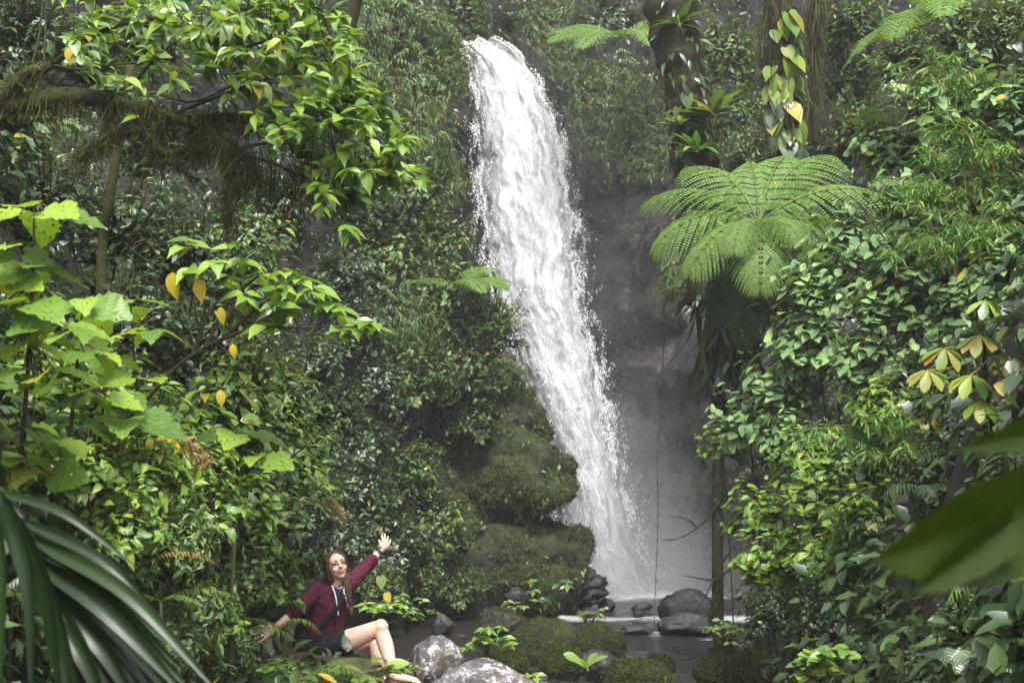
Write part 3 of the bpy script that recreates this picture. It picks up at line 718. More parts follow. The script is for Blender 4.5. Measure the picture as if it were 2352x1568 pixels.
# ================================================================ the shrubs of the two banks and the cliff
GL, GR, GC = 'shrubs on the left bank', 'shrubs on the right bank', 'shrubs on the cliff'
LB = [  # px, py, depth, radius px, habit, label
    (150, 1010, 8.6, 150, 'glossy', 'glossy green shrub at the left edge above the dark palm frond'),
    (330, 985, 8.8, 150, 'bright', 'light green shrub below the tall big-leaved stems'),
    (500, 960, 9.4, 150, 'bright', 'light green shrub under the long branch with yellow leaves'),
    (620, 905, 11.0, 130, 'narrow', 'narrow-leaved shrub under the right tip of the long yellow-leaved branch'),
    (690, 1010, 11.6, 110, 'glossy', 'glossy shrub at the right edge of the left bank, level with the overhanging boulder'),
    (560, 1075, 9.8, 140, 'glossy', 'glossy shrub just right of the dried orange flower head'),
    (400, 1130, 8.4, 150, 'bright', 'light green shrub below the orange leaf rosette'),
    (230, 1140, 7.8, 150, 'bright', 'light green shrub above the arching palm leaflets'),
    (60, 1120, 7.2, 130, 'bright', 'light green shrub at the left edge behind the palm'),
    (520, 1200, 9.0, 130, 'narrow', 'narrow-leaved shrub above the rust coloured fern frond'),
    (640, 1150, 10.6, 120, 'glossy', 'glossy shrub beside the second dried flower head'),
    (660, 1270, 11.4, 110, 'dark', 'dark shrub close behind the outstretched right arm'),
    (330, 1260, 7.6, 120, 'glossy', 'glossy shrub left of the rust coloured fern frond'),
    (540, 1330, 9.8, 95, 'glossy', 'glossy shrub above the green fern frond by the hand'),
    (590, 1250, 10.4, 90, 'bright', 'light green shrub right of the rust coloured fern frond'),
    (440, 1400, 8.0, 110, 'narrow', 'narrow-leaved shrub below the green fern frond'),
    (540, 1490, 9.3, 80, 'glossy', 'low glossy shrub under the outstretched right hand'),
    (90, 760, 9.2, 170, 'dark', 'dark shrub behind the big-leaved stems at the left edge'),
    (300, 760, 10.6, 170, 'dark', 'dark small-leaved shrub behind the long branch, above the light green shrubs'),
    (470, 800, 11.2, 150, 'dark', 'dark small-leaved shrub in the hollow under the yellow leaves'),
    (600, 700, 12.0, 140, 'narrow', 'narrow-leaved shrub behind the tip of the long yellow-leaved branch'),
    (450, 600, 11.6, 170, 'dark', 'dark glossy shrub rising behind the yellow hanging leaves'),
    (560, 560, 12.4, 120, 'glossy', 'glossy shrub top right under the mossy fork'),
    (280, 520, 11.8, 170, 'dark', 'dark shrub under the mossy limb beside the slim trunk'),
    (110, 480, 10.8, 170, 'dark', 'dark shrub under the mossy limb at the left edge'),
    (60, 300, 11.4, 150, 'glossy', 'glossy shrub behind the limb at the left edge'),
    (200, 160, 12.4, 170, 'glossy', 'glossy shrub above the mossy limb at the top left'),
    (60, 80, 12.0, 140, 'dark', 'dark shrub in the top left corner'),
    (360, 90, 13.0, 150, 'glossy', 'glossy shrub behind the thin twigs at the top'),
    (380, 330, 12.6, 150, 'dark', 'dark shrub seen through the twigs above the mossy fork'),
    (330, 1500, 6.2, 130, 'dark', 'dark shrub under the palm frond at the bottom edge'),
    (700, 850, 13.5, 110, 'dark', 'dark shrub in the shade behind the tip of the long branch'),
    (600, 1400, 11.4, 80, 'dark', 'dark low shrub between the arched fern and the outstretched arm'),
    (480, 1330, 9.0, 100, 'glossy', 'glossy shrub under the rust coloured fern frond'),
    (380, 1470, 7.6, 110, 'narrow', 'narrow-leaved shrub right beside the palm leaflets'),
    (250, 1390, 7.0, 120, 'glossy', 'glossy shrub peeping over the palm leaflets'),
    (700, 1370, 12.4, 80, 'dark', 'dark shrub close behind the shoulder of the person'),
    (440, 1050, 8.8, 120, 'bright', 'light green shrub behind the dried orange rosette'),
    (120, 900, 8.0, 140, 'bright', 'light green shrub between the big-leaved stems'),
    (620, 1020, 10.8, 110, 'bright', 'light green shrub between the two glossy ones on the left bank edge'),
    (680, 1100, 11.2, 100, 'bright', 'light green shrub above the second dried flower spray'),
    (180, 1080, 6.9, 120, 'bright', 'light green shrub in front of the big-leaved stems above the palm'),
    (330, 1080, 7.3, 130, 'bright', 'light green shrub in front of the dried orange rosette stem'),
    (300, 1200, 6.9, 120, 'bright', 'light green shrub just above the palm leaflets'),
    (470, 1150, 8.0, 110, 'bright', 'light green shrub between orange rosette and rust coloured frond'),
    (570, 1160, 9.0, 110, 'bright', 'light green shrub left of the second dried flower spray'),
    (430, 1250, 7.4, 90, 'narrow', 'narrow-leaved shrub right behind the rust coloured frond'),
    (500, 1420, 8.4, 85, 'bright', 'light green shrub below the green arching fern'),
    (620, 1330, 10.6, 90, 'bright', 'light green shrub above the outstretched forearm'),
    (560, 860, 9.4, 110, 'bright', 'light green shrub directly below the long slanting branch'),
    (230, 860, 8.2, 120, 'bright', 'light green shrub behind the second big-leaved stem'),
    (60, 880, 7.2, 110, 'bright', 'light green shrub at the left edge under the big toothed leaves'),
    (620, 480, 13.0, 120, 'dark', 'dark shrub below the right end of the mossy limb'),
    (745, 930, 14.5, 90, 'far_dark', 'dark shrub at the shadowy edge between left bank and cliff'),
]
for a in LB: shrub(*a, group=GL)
RBK = [
    (2170, 240, 14.0, 150, 'matte', 'grey green broad-leaved shrub highest on the right bank'),
    (2060, 340, 14.6, 120, 'matte', 'grey green shrub above the tree fern, next to the bamboo'),
    (2230, 400, 13.2, 130, 'matte', 'grey green shrub mixed with bamboo at the upper right'),
    (2100, 460, 14.0, 130, 'matte', 'grey green shrub right of the tree fern tips'),
    (1960, 560, 14.6, 120, 'matte', 'grey green shrub touching the right fronds of the tree fern'),
    (2120, 590, 13.2, 140, 'matte', 'grey green shrub in the middle of the right bank'),
    (2260, 560, 12.4, 120, 'matte', 'grey green shrub at the right edge below the bamboo'),
    (1900, 660, 14.0, 130, 'matte', 'grey green shrub below the right fronds of the tree fern'),
    (2050, 700, 13.2, 130, 'matte', 'grey green shrub left of the big hand-shaped leaves'),
    (2200, 690, 12.2, 100, 'matte', 'grey green shrub behind the topmost hand-shaped leaf'),
    (1880, 790, 13.8, 120, 'matte', 'grey green shrub beside the dangling roots of the tree fern'),
    (2010, 830, 13.0, 120, 'matte', 'grey green shrub level with the hand-shaped leaves'),
    (1790, 900, 14.2, 110, 'matte', 'grey green shrub right of the tree fern trunk'),
    (1720, 960, 14.6, 100, 'matte', 'bright tipped shrub leaning over the pool beside the fern trunk'),
    (1660, 1010, 15.0, 70, 'pale', 'small light green shrub reaching furthest over the pool'),
    (1820, 1010, 13.6, 90, 'matte', 'green shrub halfway down the right bank above the dead twigs'),
    (1850, 1060, 12.8, 100, 'pale', 'light green shrub with a pointed top above the lower shrubs'),
    (1740, 1170, 13.4, 90, 'pale', 'light green shrub beside the dead twigs over the pool'),
    (1880, 1180, 12.4, 120, 'pale', 'light green shrub in the middle of the lower right bank'),
    (1760, 1290, 12.8, 100, 'pale', 'light green shrub low over the stream boulders'),
    (1900, 1290, 12.0, 110, 'pale', 'light green shrub left of the big blurred leaf'),
    (1990, 1180, 11.6, 110, 'bright', 'yellow green shrub just behind the tip of the big blurred leaf'),
    (2040, 930, 11.8, 100, 'bright', 'light green shrub with pale tips below the hand-shaped leaves'),
    (2180, 940, 11.0, 110, 'glossy', 'glossy shrub above the upper blurred leaf'),
    (2310, 900, 10.0, 110, 'glossy', 'glossy shrub at the right edge below the hand-shaped leaves'),
    (1980, 1060, 12.6, 100, 'narrow', 'narrow-leaved shrub among dry bamboo in the middle right'),
    (2140, 1080, 10.6, 110, 'dark', 'dark shrub between the two blurred leaves'),
    (2060, 1390, 10.4, 120, 'dark', 'dark shrub in the shade under the big blurred leaf'),
    (1900, 1420, 11.6, 100, 'dark', 'dark shrub above the vine tips at the bottom edge'),
    (2220, 1430, 7.6, 90, 'glossy', 'glossy shrub in the bottom right corner'),
    (2290, 1340, 7.8, 100, 'dark', 'dark shrub behind the fern tip at the right edge'),
    (2160, 1540, 7.0, 110, 'dark', 'dark shrub at the bottom edge in the right corner'),
    (2310, 1520, 6.4, 100, 'glossy', 'glossy large-leaved shrub at the bottom right corner edge'),
    (1770, 1400, 12.6, 80, 'dark', 'dark shrub beside the mossy block on the right shore'),
    (2010, 1520, 10.0, 100, 'dark', 'dark shrub right of the vine tips at the bottom edge'),
    (2300, 760, 10.8, 100, 'matte', 'grey green shrub at the right edge beside the hand-shaped leaves'),
    (2320, 240, 12.4, 110, 'matte', 'grey green shrub behind the bamboo at the right edge'),
    (2240, 1010, 9.6, 120, 'dark', 'dark shrub behind the small blurred leaf tip'),
    (2330, 1000, 8.8, 120, 'glossy', 'glossy shrub at the right edge behind the small blurred leaf'),
    (2200, 810, 11.6, 110, 'matte', 'grey green shrub behind the middle hand-shaped leaves'),
    (2320, 640, 10.8, 110, 'matte', 'grey green shrub at the right edge above the hand-shaped leaves'),
    (2120, 880, 11.8, 110, 'glossy', 'glossy shrub left of the lower hand-shaped leaves'),
    (2330, 1130, 7.6, 120, 'dark', 'dark shrub at the right edge behind the big blurred leaf'),
    (2110, 1250, 10.6, 120, 'dark', 'dark shrub hidden behind the middle of the big blurred leaf'),
    (2330, 460, 11.8, 90, 'glossy', 'glossy shrub under the bamboo at the right edge'),
]
for a in RBK: shrub(*a, group=GR)
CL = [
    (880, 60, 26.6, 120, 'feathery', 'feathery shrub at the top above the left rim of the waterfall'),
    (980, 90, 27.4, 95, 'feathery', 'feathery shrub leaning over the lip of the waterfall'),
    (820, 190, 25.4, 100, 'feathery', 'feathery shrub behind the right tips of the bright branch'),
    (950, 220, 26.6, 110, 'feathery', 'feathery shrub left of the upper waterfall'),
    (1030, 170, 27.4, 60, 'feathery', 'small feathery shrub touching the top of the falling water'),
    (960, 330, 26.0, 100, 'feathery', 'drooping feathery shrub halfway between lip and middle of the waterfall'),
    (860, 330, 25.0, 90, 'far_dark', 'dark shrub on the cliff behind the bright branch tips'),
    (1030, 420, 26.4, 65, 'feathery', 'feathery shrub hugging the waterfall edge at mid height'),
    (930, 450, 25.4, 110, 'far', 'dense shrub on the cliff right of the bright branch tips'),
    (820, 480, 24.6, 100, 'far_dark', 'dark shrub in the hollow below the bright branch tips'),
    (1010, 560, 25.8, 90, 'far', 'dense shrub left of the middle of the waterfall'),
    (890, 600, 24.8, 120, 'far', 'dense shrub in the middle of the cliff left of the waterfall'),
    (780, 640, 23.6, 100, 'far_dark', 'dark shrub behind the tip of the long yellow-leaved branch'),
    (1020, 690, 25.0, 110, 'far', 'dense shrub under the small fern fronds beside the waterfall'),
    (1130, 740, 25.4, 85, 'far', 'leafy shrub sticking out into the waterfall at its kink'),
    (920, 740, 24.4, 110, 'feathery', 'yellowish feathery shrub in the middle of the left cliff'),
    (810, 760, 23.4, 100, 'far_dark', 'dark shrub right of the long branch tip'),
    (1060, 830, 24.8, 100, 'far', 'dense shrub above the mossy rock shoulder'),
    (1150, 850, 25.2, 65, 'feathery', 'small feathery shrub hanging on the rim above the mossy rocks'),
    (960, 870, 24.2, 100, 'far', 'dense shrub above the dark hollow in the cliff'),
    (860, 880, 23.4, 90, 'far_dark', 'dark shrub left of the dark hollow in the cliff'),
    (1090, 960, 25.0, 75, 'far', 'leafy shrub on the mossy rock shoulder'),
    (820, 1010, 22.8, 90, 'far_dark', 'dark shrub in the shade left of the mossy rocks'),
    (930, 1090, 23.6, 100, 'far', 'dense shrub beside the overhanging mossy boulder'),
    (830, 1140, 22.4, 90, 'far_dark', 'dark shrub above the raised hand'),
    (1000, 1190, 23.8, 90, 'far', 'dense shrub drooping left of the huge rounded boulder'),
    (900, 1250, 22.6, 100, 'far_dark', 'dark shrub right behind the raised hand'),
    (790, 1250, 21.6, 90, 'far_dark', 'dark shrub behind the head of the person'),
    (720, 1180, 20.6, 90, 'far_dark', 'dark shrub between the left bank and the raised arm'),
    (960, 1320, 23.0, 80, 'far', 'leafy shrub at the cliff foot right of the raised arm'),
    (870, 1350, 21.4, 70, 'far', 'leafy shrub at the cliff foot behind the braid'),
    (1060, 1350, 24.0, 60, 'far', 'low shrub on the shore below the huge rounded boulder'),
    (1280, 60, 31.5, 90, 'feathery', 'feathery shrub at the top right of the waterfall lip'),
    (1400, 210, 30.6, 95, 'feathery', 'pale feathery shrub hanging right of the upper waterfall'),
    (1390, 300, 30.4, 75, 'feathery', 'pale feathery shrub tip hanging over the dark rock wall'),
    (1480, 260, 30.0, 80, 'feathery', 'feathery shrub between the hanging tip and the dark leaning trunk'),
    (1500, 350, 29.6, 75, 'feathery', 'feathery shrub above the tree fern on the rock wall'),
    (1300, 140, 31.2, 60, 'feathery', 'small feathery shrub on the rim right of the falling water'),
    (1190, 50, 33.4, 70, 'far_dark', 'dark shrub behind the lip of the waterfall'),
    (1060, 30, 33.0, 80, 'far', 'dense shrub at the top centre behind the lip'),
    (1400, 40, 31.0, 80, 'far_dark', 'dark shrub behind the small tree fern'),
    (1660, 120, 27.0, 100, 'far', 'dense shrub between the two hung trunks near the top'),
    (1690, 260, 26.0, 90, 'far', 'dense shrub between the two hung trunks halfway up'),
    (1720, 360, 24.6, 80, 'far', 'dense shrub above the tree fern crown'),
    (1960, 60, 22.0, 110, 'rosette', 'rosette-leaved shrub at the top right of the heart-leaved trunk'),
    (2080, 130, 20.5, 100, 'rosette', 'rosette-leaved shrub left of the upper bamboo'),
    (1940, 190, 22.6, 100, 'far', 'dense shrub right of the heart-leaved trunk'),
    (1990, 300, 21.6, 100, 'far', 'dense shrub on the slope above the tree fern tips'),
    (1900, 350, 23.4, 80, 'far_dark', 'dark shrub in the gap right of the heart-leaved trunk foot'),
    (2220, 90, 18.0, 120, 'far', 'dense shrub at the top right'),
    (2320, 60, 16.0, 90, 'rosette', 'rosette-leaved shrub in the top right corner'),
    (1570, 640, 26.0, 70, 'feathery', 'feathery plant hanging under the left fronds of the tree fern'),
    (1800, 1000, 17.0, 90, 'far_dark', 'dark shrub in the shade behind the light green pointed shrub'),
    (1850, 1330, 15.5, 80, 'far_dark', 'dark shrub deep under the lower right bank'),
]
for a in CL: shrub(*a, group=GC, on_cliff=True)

# ---- ground cover: nobody could count these leaves
def cover(name, ob, n, L, kind, mat, test, label, seed, dist=(.0, .3), droop=.7, parent=None):
    me = ob.data; nf = len(me.polygons); A = np.zeros(nf); C = np.zeros(nf * 3); N = np.zeros(nf * 3)
    me.polygons.foreach_get('area', A); me.polygons.foreach_get('center', C); me.polygons.foreach_get('normal', N)
    C = C.reshape(-1, 3); N = N.reshape(-1, 3); tri = np.zeros(nf * 3, np.int32); me.polygons.foreach_get('vertices', tri); tri = tri.reshape(-1, 3)
    co = np.zeros(len(me.vertices) * 3); me.vertices.foreach_get('co', co); co = co.reshape(-1, 3)
    wgt = A * test(C) * (1 + 12 / np.maximum(3, C[:, 1])); rg = np.random.default_rng(seed)
    f = rg.choice(nf, n, p=wgt / wgt.sum()); a, b = rg.random(n), rg.random(n); fl = a + b > 1; a[fl] = 1 - a[fl]; b[fl] = 1 - b[fl]
    v0, v1, v2 = co[tri[f, 0]], co[tri[f, 1]], co[tri[f, 2]]
    P = v0 + a[:, None] * (v1 - v0) + b[:, None] * (v2 - v0); nn = N[f].copy()
    nn *= np.where((nn @ np.array([0, -1, .6]))[:, None] < 0, -1, 1)
    patch = np.array([mnoise.noise(Vector(p) * 1.1 + Vector((seed, 0, 0))) for p in P]); keep = patch > rg.normal(-.12, .16, n)
    P, nn = P[keep], nn[keep]; n = len(P)
    P = P + nn * rg.uniform(*dist, n)[:, None]
    D = nn * .6 + rg.normal(0, .55, (n, 3)) + np.array([0, 0, -droop]); U = nn * .7 + np.array([0, 0, .8]) + rg.normal(0, .25, (n, 3))
    S = L * rg.uniform(.55, 1.2, n); m = MB(); tms = TM[kind]
    for j, tm in enumerate(tms): m.scatter(tm, P[j::len(tms)], frames(D[j::len(tms)], U[j::len(tms)], S[j::len(tms)]))
    o = link(name, m.mesh(name, MAT[mat]), parent)
    if parent is None: tag(o, label, kind='stuff')
    else: o['kind'] = 'stuff'
    return o
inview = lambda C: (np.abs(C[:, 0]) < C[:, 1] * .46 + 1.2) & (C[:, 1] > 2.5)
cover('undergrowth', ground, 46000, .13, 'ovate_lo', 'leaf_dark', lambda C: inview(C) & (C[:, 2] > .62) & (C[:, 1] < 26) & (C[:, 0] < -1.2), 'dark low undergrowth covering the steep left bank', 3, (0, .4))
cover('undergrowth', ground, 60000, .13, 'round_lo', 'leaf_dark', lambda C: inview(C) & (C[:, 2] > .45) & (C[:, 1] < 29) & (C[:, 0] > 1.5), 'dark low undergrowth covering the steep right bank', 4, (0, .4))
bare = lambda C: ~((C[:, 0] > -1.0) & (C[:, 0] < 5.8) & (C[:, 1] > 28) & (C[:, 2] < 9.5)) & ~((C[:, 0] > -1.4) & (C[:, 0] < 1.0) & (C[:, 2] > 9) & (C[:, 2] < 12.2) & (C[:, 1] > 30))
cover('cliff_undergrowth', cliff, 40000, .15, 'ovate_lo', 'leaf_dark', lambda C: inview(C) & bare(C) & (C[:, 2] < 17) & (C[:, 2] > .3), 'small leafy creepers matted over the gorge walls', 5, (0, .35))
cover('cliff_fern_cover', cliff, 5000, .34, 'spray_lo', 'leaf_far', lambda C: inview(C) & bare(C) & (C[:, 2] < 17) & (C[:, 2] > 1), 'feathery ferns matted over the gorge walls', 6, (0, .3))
cover('cliff_moss_tufts', cliff, 5000, .10, 'lance_lo', 'hang_moss', lambda C: inview(C) & ~bare(C) & (C[:, 2] < 9) & (C[:, 2] > .2), 'thin brown moss tufts on the bare wet rock wall', 7, (0, .05))

for o in list(COL.objects):
    if o.name.startswith('mossy_boulder') and 'undercut' not in o['label']:
        cover('moss_tufts', o, 16000, .075, 'lance_lo', 'moss_leaf', lambda C: np.ones(len(C)), None, 11, (0, .03), .35, o)
        cover('creepers', o, 700, .11, 'ovate_lo', 'leaf_far', lambda C: np.ones(len(C)), None, 12, (0, .08), .8, o)
    elif o.name.startswith('boulder') and 'moss' in o['label']:
        cover('moss_tufts', o, 6000, .035, 'lance_lo', 'moss_leaf', lambda C: np.where(C[:, 2] > -.05, 1.0, .1), None, 13, (0, .01), .2, o)
# ================================================================ ferns
def arc(L, e0, e1, n, sway=0.0):
    """points of an arching rachis in the y-z plane"""
    p = np.zeros(3); out = [p.copy()]
    for i in range(n - 1):
        t = i / (n - 2); e = e0 + (e1 - e0) * t ** 1.1
        p = p + np.array([sway * t * t * L / n, math.cos(e), math.sin(e)]) * np.array([1, L / (n - 1), L / (n - 1)]); out.append(p.copy())
    return np.array(out)
def frond_parts(L=1.5, e0=.7, e1=-.7, pairs=24, wid=.34, pinnules=11, sway=0.0, fall=.25, seed=0, simple=False):
    """blade and midrib of a twice-divided fern frond, y outwards, z up"""
    rg = np.random.default_rng(seed); A = arc(L, e0, e1, 60, sway); tg = nrm(np.gradient(A, axis=0))
    rib = MB(); rib.tube(A[::3], np.linspace(.011, .002, 20) * L / 1.5, 5)
    bl = MB(); P = []; D = []; U = []; S = []; W_ = []
    for k in range(pairs):
        t = .12 + .87 * (k / (pairs - 1)); i = min(58, int(t * 59)); p = A[i]; td = tg[i]; up = np.cross([1.0, 0, 0], td)
        pl = L * wid * (math.sin(math.pi * min(1, (t * 1.02) ** .8)) ** .75 * .98 + .03)
        for s in (-1, 1):
            ang = 1.25 - .6 * t
            d0 = nrm(np.array([s, 0, 0]) * math.sin(ang) + td * math.cos(ang))
            n = max(4, int(pinnules * pl / (L * wid)) + 2)
            q = p.copy(); dd = d0.copy()
            for j in range(n):
                u = j / (n - 1); step = pl / n
                dd = nrm(dd + np.array([0, 0, -fall / n]) + td * .12 / n); q = q + dd * step
                if simple: continue
                w = min(.47 * L * .87 / pairs, pl * .2) * (1 - u ** 2.5) + .003
                for s2 in (-1, 1):
                    lat = nrm(np.cross(dd, up)) * s2
                    P.append(q); D.append(lat * .9 + dd * .45); U.append(up + rg.normal(0, .12, 3)); S.append((step * 1.75, w * 1.0, w))
            if simple:
                P.append(p); D.append(d0 + np.array([0, 0, -fall])); U.append(up + rg.normal(0, .1, 3)); S.append((pl * 1.0, pl, pl))
    if simple: tm = leaf_tm([(0, 0, .06), (.3, .3, .075), (.7, .7, .045), (1, 1, .003)], .2, .25)
    else: tm = (np.array([(-.30, 0, 0), (.30, 0, 0), (.26, .7, -.05), (0, 1, -.12), (-.26, .7, -.05)], float), np.array([(0, 1, 2), (0, 2, 4), (4, 2, 3)]), np.array([(.2, 0), (.8, 0), (.8, .7), (.5, 1), (.2, .7)]))
    bl.scatter(tm, P, frames(np.array(D), np.array(U), np.array(S)))
    return bl, rib
FROND = {}
def frond(root, az, tilt=0.0, mat='fern', roll=0.0, scale=1.0, base=(0, 0, 0), name='frond', key=None, label=None, **kw):
    k = (mat, tuple(sorted(kw.items())))
    if k not in FROND:
        b, r = frond_parts(**kw); FROND[k] = (b.mesh('frond', MAT[mat]), r.mesh('midrib', MAT['fern_rib' if mat == 'fern' else 'stem']))
    bm_, rm = FROND[k]
    o = link(name, bm_, root); o.matrix_basis = Matrix.Translation(base) @ Matrix.Rotation(az, 4, 'Z') @ Matrix.Rotation(tilt, 4, 'X') @ Matrix.Rotation(roll, 4, 'Y') @ Matrix.Scale(scale, 4)
    link('midrib', rm, o)
    if label: o['label'] = label
    return o
def aim(dx, dy): return math.atan2(-dx, dy)          # azimuth that turns +y to (dx, dy)
# -- the big tree fern over the pool
TF = W(1742, 515, 16.2)
tf = empty('tree_fern', (TF.x, TF.y, TF.z)); tf.rotation_euler = (rad(30), rad(-3), 0)
tag(tf, 'large light green tree fern spreading its fronds over the pool', 'tree fern')
for dx, dy, sc, e0, e1, sw, ro in [(-.9, .35, 1.2, .8, -.75, .15, .15), (-.98, -.15, 1.12, .62, -1.05, -.12, -.1), (-.72, -.62, 1.05, .5, -1.1, .12, .1), (-.15, -1, 1.05, .42, -1.15, .03, 0.0), (.62, -.7, 1.0, .55, -1.05, -.12, -.1),
                               (.95, .05, 1.3, .75, -.6, .12, .1), (.75, .6, 1.32, .9, -.45, -.12, -.15), (.05, 1, .92, 1.05, -.35, .05, 0.0), (-.55, .8, 1.12, .95, -.5, -.06, .1), (.42, .85, 1.22, 1.0, -.6, .08, 0.0), (-.45, -.85, .85, .7, -.8, -.1, .12), (.3, -.9, .8, .75, -.7, .1, -.1), (.9, -.4, .95, .6, -.9, -.05, 0.0)]:
    frond(tf, aim(dx, dy), scale=sc, roll=ro, L=1.36, e0=e0, e1=e1, sway=sw, pairs=21, wid=.40, pinnules=17, fall=1.1, seed=int(sc * 100))
for dx, dy, sc in [(-.75, -.5, 1.0), (-.35, -.9, 1.15), (.4, -.85, 1.15), (.85, -.35, 1.0), (-.95, .1, .95)]:
    frond(tf, aim(dx, dy), mat='fern_old', scale=sc, base=(0, 0, -.12), L=1.3, e0=-.55, e1=-1.5, pairs=18, wid=.3, pinnules=14, fall=.5, label='dark hanging old frond')
def trunk_between(root, pts, r0, r1, mat, name='trunk', lump=.2, n=40, sides=10, off=None):
    P = spline(pts, n); m = MB(); off = np.zeros(3) if off is None else np.array(off)
    rr = [(r0 + (r1 - r0) * i / (n - 1)) * (1 + lump * mnoise.noise(Vector(P[i]) * 3.5)) for i in range(n)]
    m.tube(P - off, rr, sides); return link(name, m.mesh(name, MAT[mat]), root)
def bound(pts, root): return [root.matrix_world.inverted() @ Vector(p) for p in pts]
bpy.context.view_layer.update()
TFI = tf.matrix_basis.inverted()
tp = [G(1652, 1455, -.3) * 1.0, W(1648, 1250, 16.9), W(1652, 1000, 16.9), W(1662, 800, 16.8), W(1690, 640, 16.5), Vector(TF)]
tp[0] = Vector((W(1650, 1500, 17.0).x, 17.0, floor_z(W(1650, 1500, 17.0).x, 17.0) - .1))
trunk_between(tf, [TFI @ Vector(p) for p in tp], .055, .10, 'bark_dark', lump=.35)
# dead skirt and hanging roots under the crown
def strips(root, n, pos, L, w, mat, name, seed, spread=.1, droop=1.0):
    rg = np.random.default_rng(seed); m = MB(); tm = leaf_tm([(0, 0, .03), (.3, .3, .05), (.7, .7, .035), (1, 1, .004)], .2, .35)
    P = np.array([pos(rg) for _ in range(n)]); D = np.tile([0, 0, -droop], (n, 1)) + rg.normal(0, spread, (n, 3)); U = rg.normal(0, 1, (n, 3)); S = L * rg.uniform(.35, 1.2, n)
    m.scatter(tm, P, frames(D, U, np.stack([S * w, S, S], 1))); o = link(name, m.mesh(name, MAT[mat]), root); o['kind'] = 'stuff'; return o
def pos_tf(rg):
    p = W(rg.normal(1672, 38), rg.uniform(640, 860), 16.7 + rg.normal(0, .15)); return TFI @ p
strips(tf, 260, pos_tf, .55, 1.3, 'leaf_dark', 'hanging_epiphytes', 3, .28)
strips(tf, 300, pos_tf, .5, .35, 'hang_moss', 'dead_fronds', 4, .15)
def pos_tk(rg):
    t = rg.random(); p = W(1650 + rg.normal(0, 9), 860 + t * 560, 16.85 + rg.normal(0, .05)); return TFI @ p
strips(tf, 500, pos_tk, .12, .7, 'hang_moss', 'trunk_moss', 5, .5)
# -- smaller tree ferns
def small_fern(px, py, Y, L, az, label, mat='fern', name='fern', e0=.6, e1=-.5, tiltx=0.0, pairs=20, pin=9, group=None, simple=False, wid=.32):
    r = empty(name, W(px, py, Y)); r.rotation_euler = (tiltx, 0, 0); tag(r, label, 'fern', group)
    for i, a in enumerate(az): frond(r, aim(math.cos(rad(a)), math.sin(rad(a))), L=L, e0=e0 + .12 * (i % 3 - 1), e1=e1 - .1 * (i % 2), pairs=pairs, wid=wid, pinnules=pin, mat=mat, simple=simple)
    return r
small_fern(1425, 90, 28.6, 1.75, [200, 235, 340, 160, 20, 290], 'pale tree fern at the top right of the waterfall', tiltx=.5)
small_fern(1045, 660, 24.4, 1.15, [10, -25, 40, 170, 330, -60], 'yellow green fern jutting over the waterfall edge at mid height', tiltx=.35)
small_fern(2180, 40, 14.5, 1.4, [200, 225, 250, 180], 'long grey green fern hanging at the top right', e0=.2, e1=-1.0)
rf = W(310, 1310, 6.9); fr = empty('arching_fern', rf); tag(fr, 'single rust coloured fern frond arching beside the palm', 'fern', 'ferns by the person')
frond(fr, aim(1, -.05), L=.50, e0=.75, e1=-.85, pairs=24, wid=.11, mat='fern_rust', simple=True)
def low_fern(px, py, Y, fr_list, label, mat='fern'):
    r = empty('arching_fern', W(px, py, Y)); tag(r, label, 'fern', 'ferns by the person')
    for dx, dy, L, e0, e1, w in fr_list: frond(r, aim(dx, dy), L=L, e0=e0, e1=e1, pairs=22, wid=w, mat=mat, simple=True)
    g = W(px, py, Y); st = MB(); gz = floor_z(g.x, g.y) - .05
    if gz < g.z: st.tube([(0, 0, gz - g.z), (0.01, 0, (gz - g.z) / 2), (0, 0, 0)], [.012, .01, .008], 5); link('stalk', st.mesh('stalk', MAT['stem']), r)
low_fern(370, 1380, 7.4, [(1, -.1, .46, .55, -.6, .14), (.8, -.6, .34, .5, -.7, .14), (-.8, -.3, .36, .5, -.6, .14)], 'green fern frond arching towards the outstretched hand')
low_fern(540, 1470, 9.4, [(1, -.2, .50, .75, -.9, .17), (.6, -.7, .36, .5, -.8, .16), (-.7, -.5, .4, .5, -.7, .16), (.9, .4, .42, .8, -.6, .16)], 'green fern crossing in front of the outstretched forearm')
low_fern(640, 1440, 9.7, [(.9, -.3, .40, .75, -1.2, .15), (-.9, -.2, .42, .6, -.6, .15)], 'fern with a drooping bright frond in front of the bag')
low_fern(700, 1560, 9.4, [(-.9, -.3, .5, .7, -.4, .17), (.9, -.3, .46, .6, -.5, .17), (.3, -.9, .4, .5, -.5, .17), (-.4, -.8, .44, .5, -.6, .17), (1, .2, .5, .75, -.35, .17)], 'bushy green fern in front of the seated person')
low_fern(610, 1590, 8.8, [(-.9, -.3, .4, .6, -.5, .15), (.9, -.2, .42, .6, -.5, .15), (.1, -1, .3, .6, -.6, .15)], 'low fern on the brown rock at the bottom edge')
low_fern(2400, 1290, 5.6, [(-1, -.3, .55, .35, -1.15, .2), (-.5, -.8, .5, .3, -1.0, .2)], 'bright fern tip drooping at the right edge')

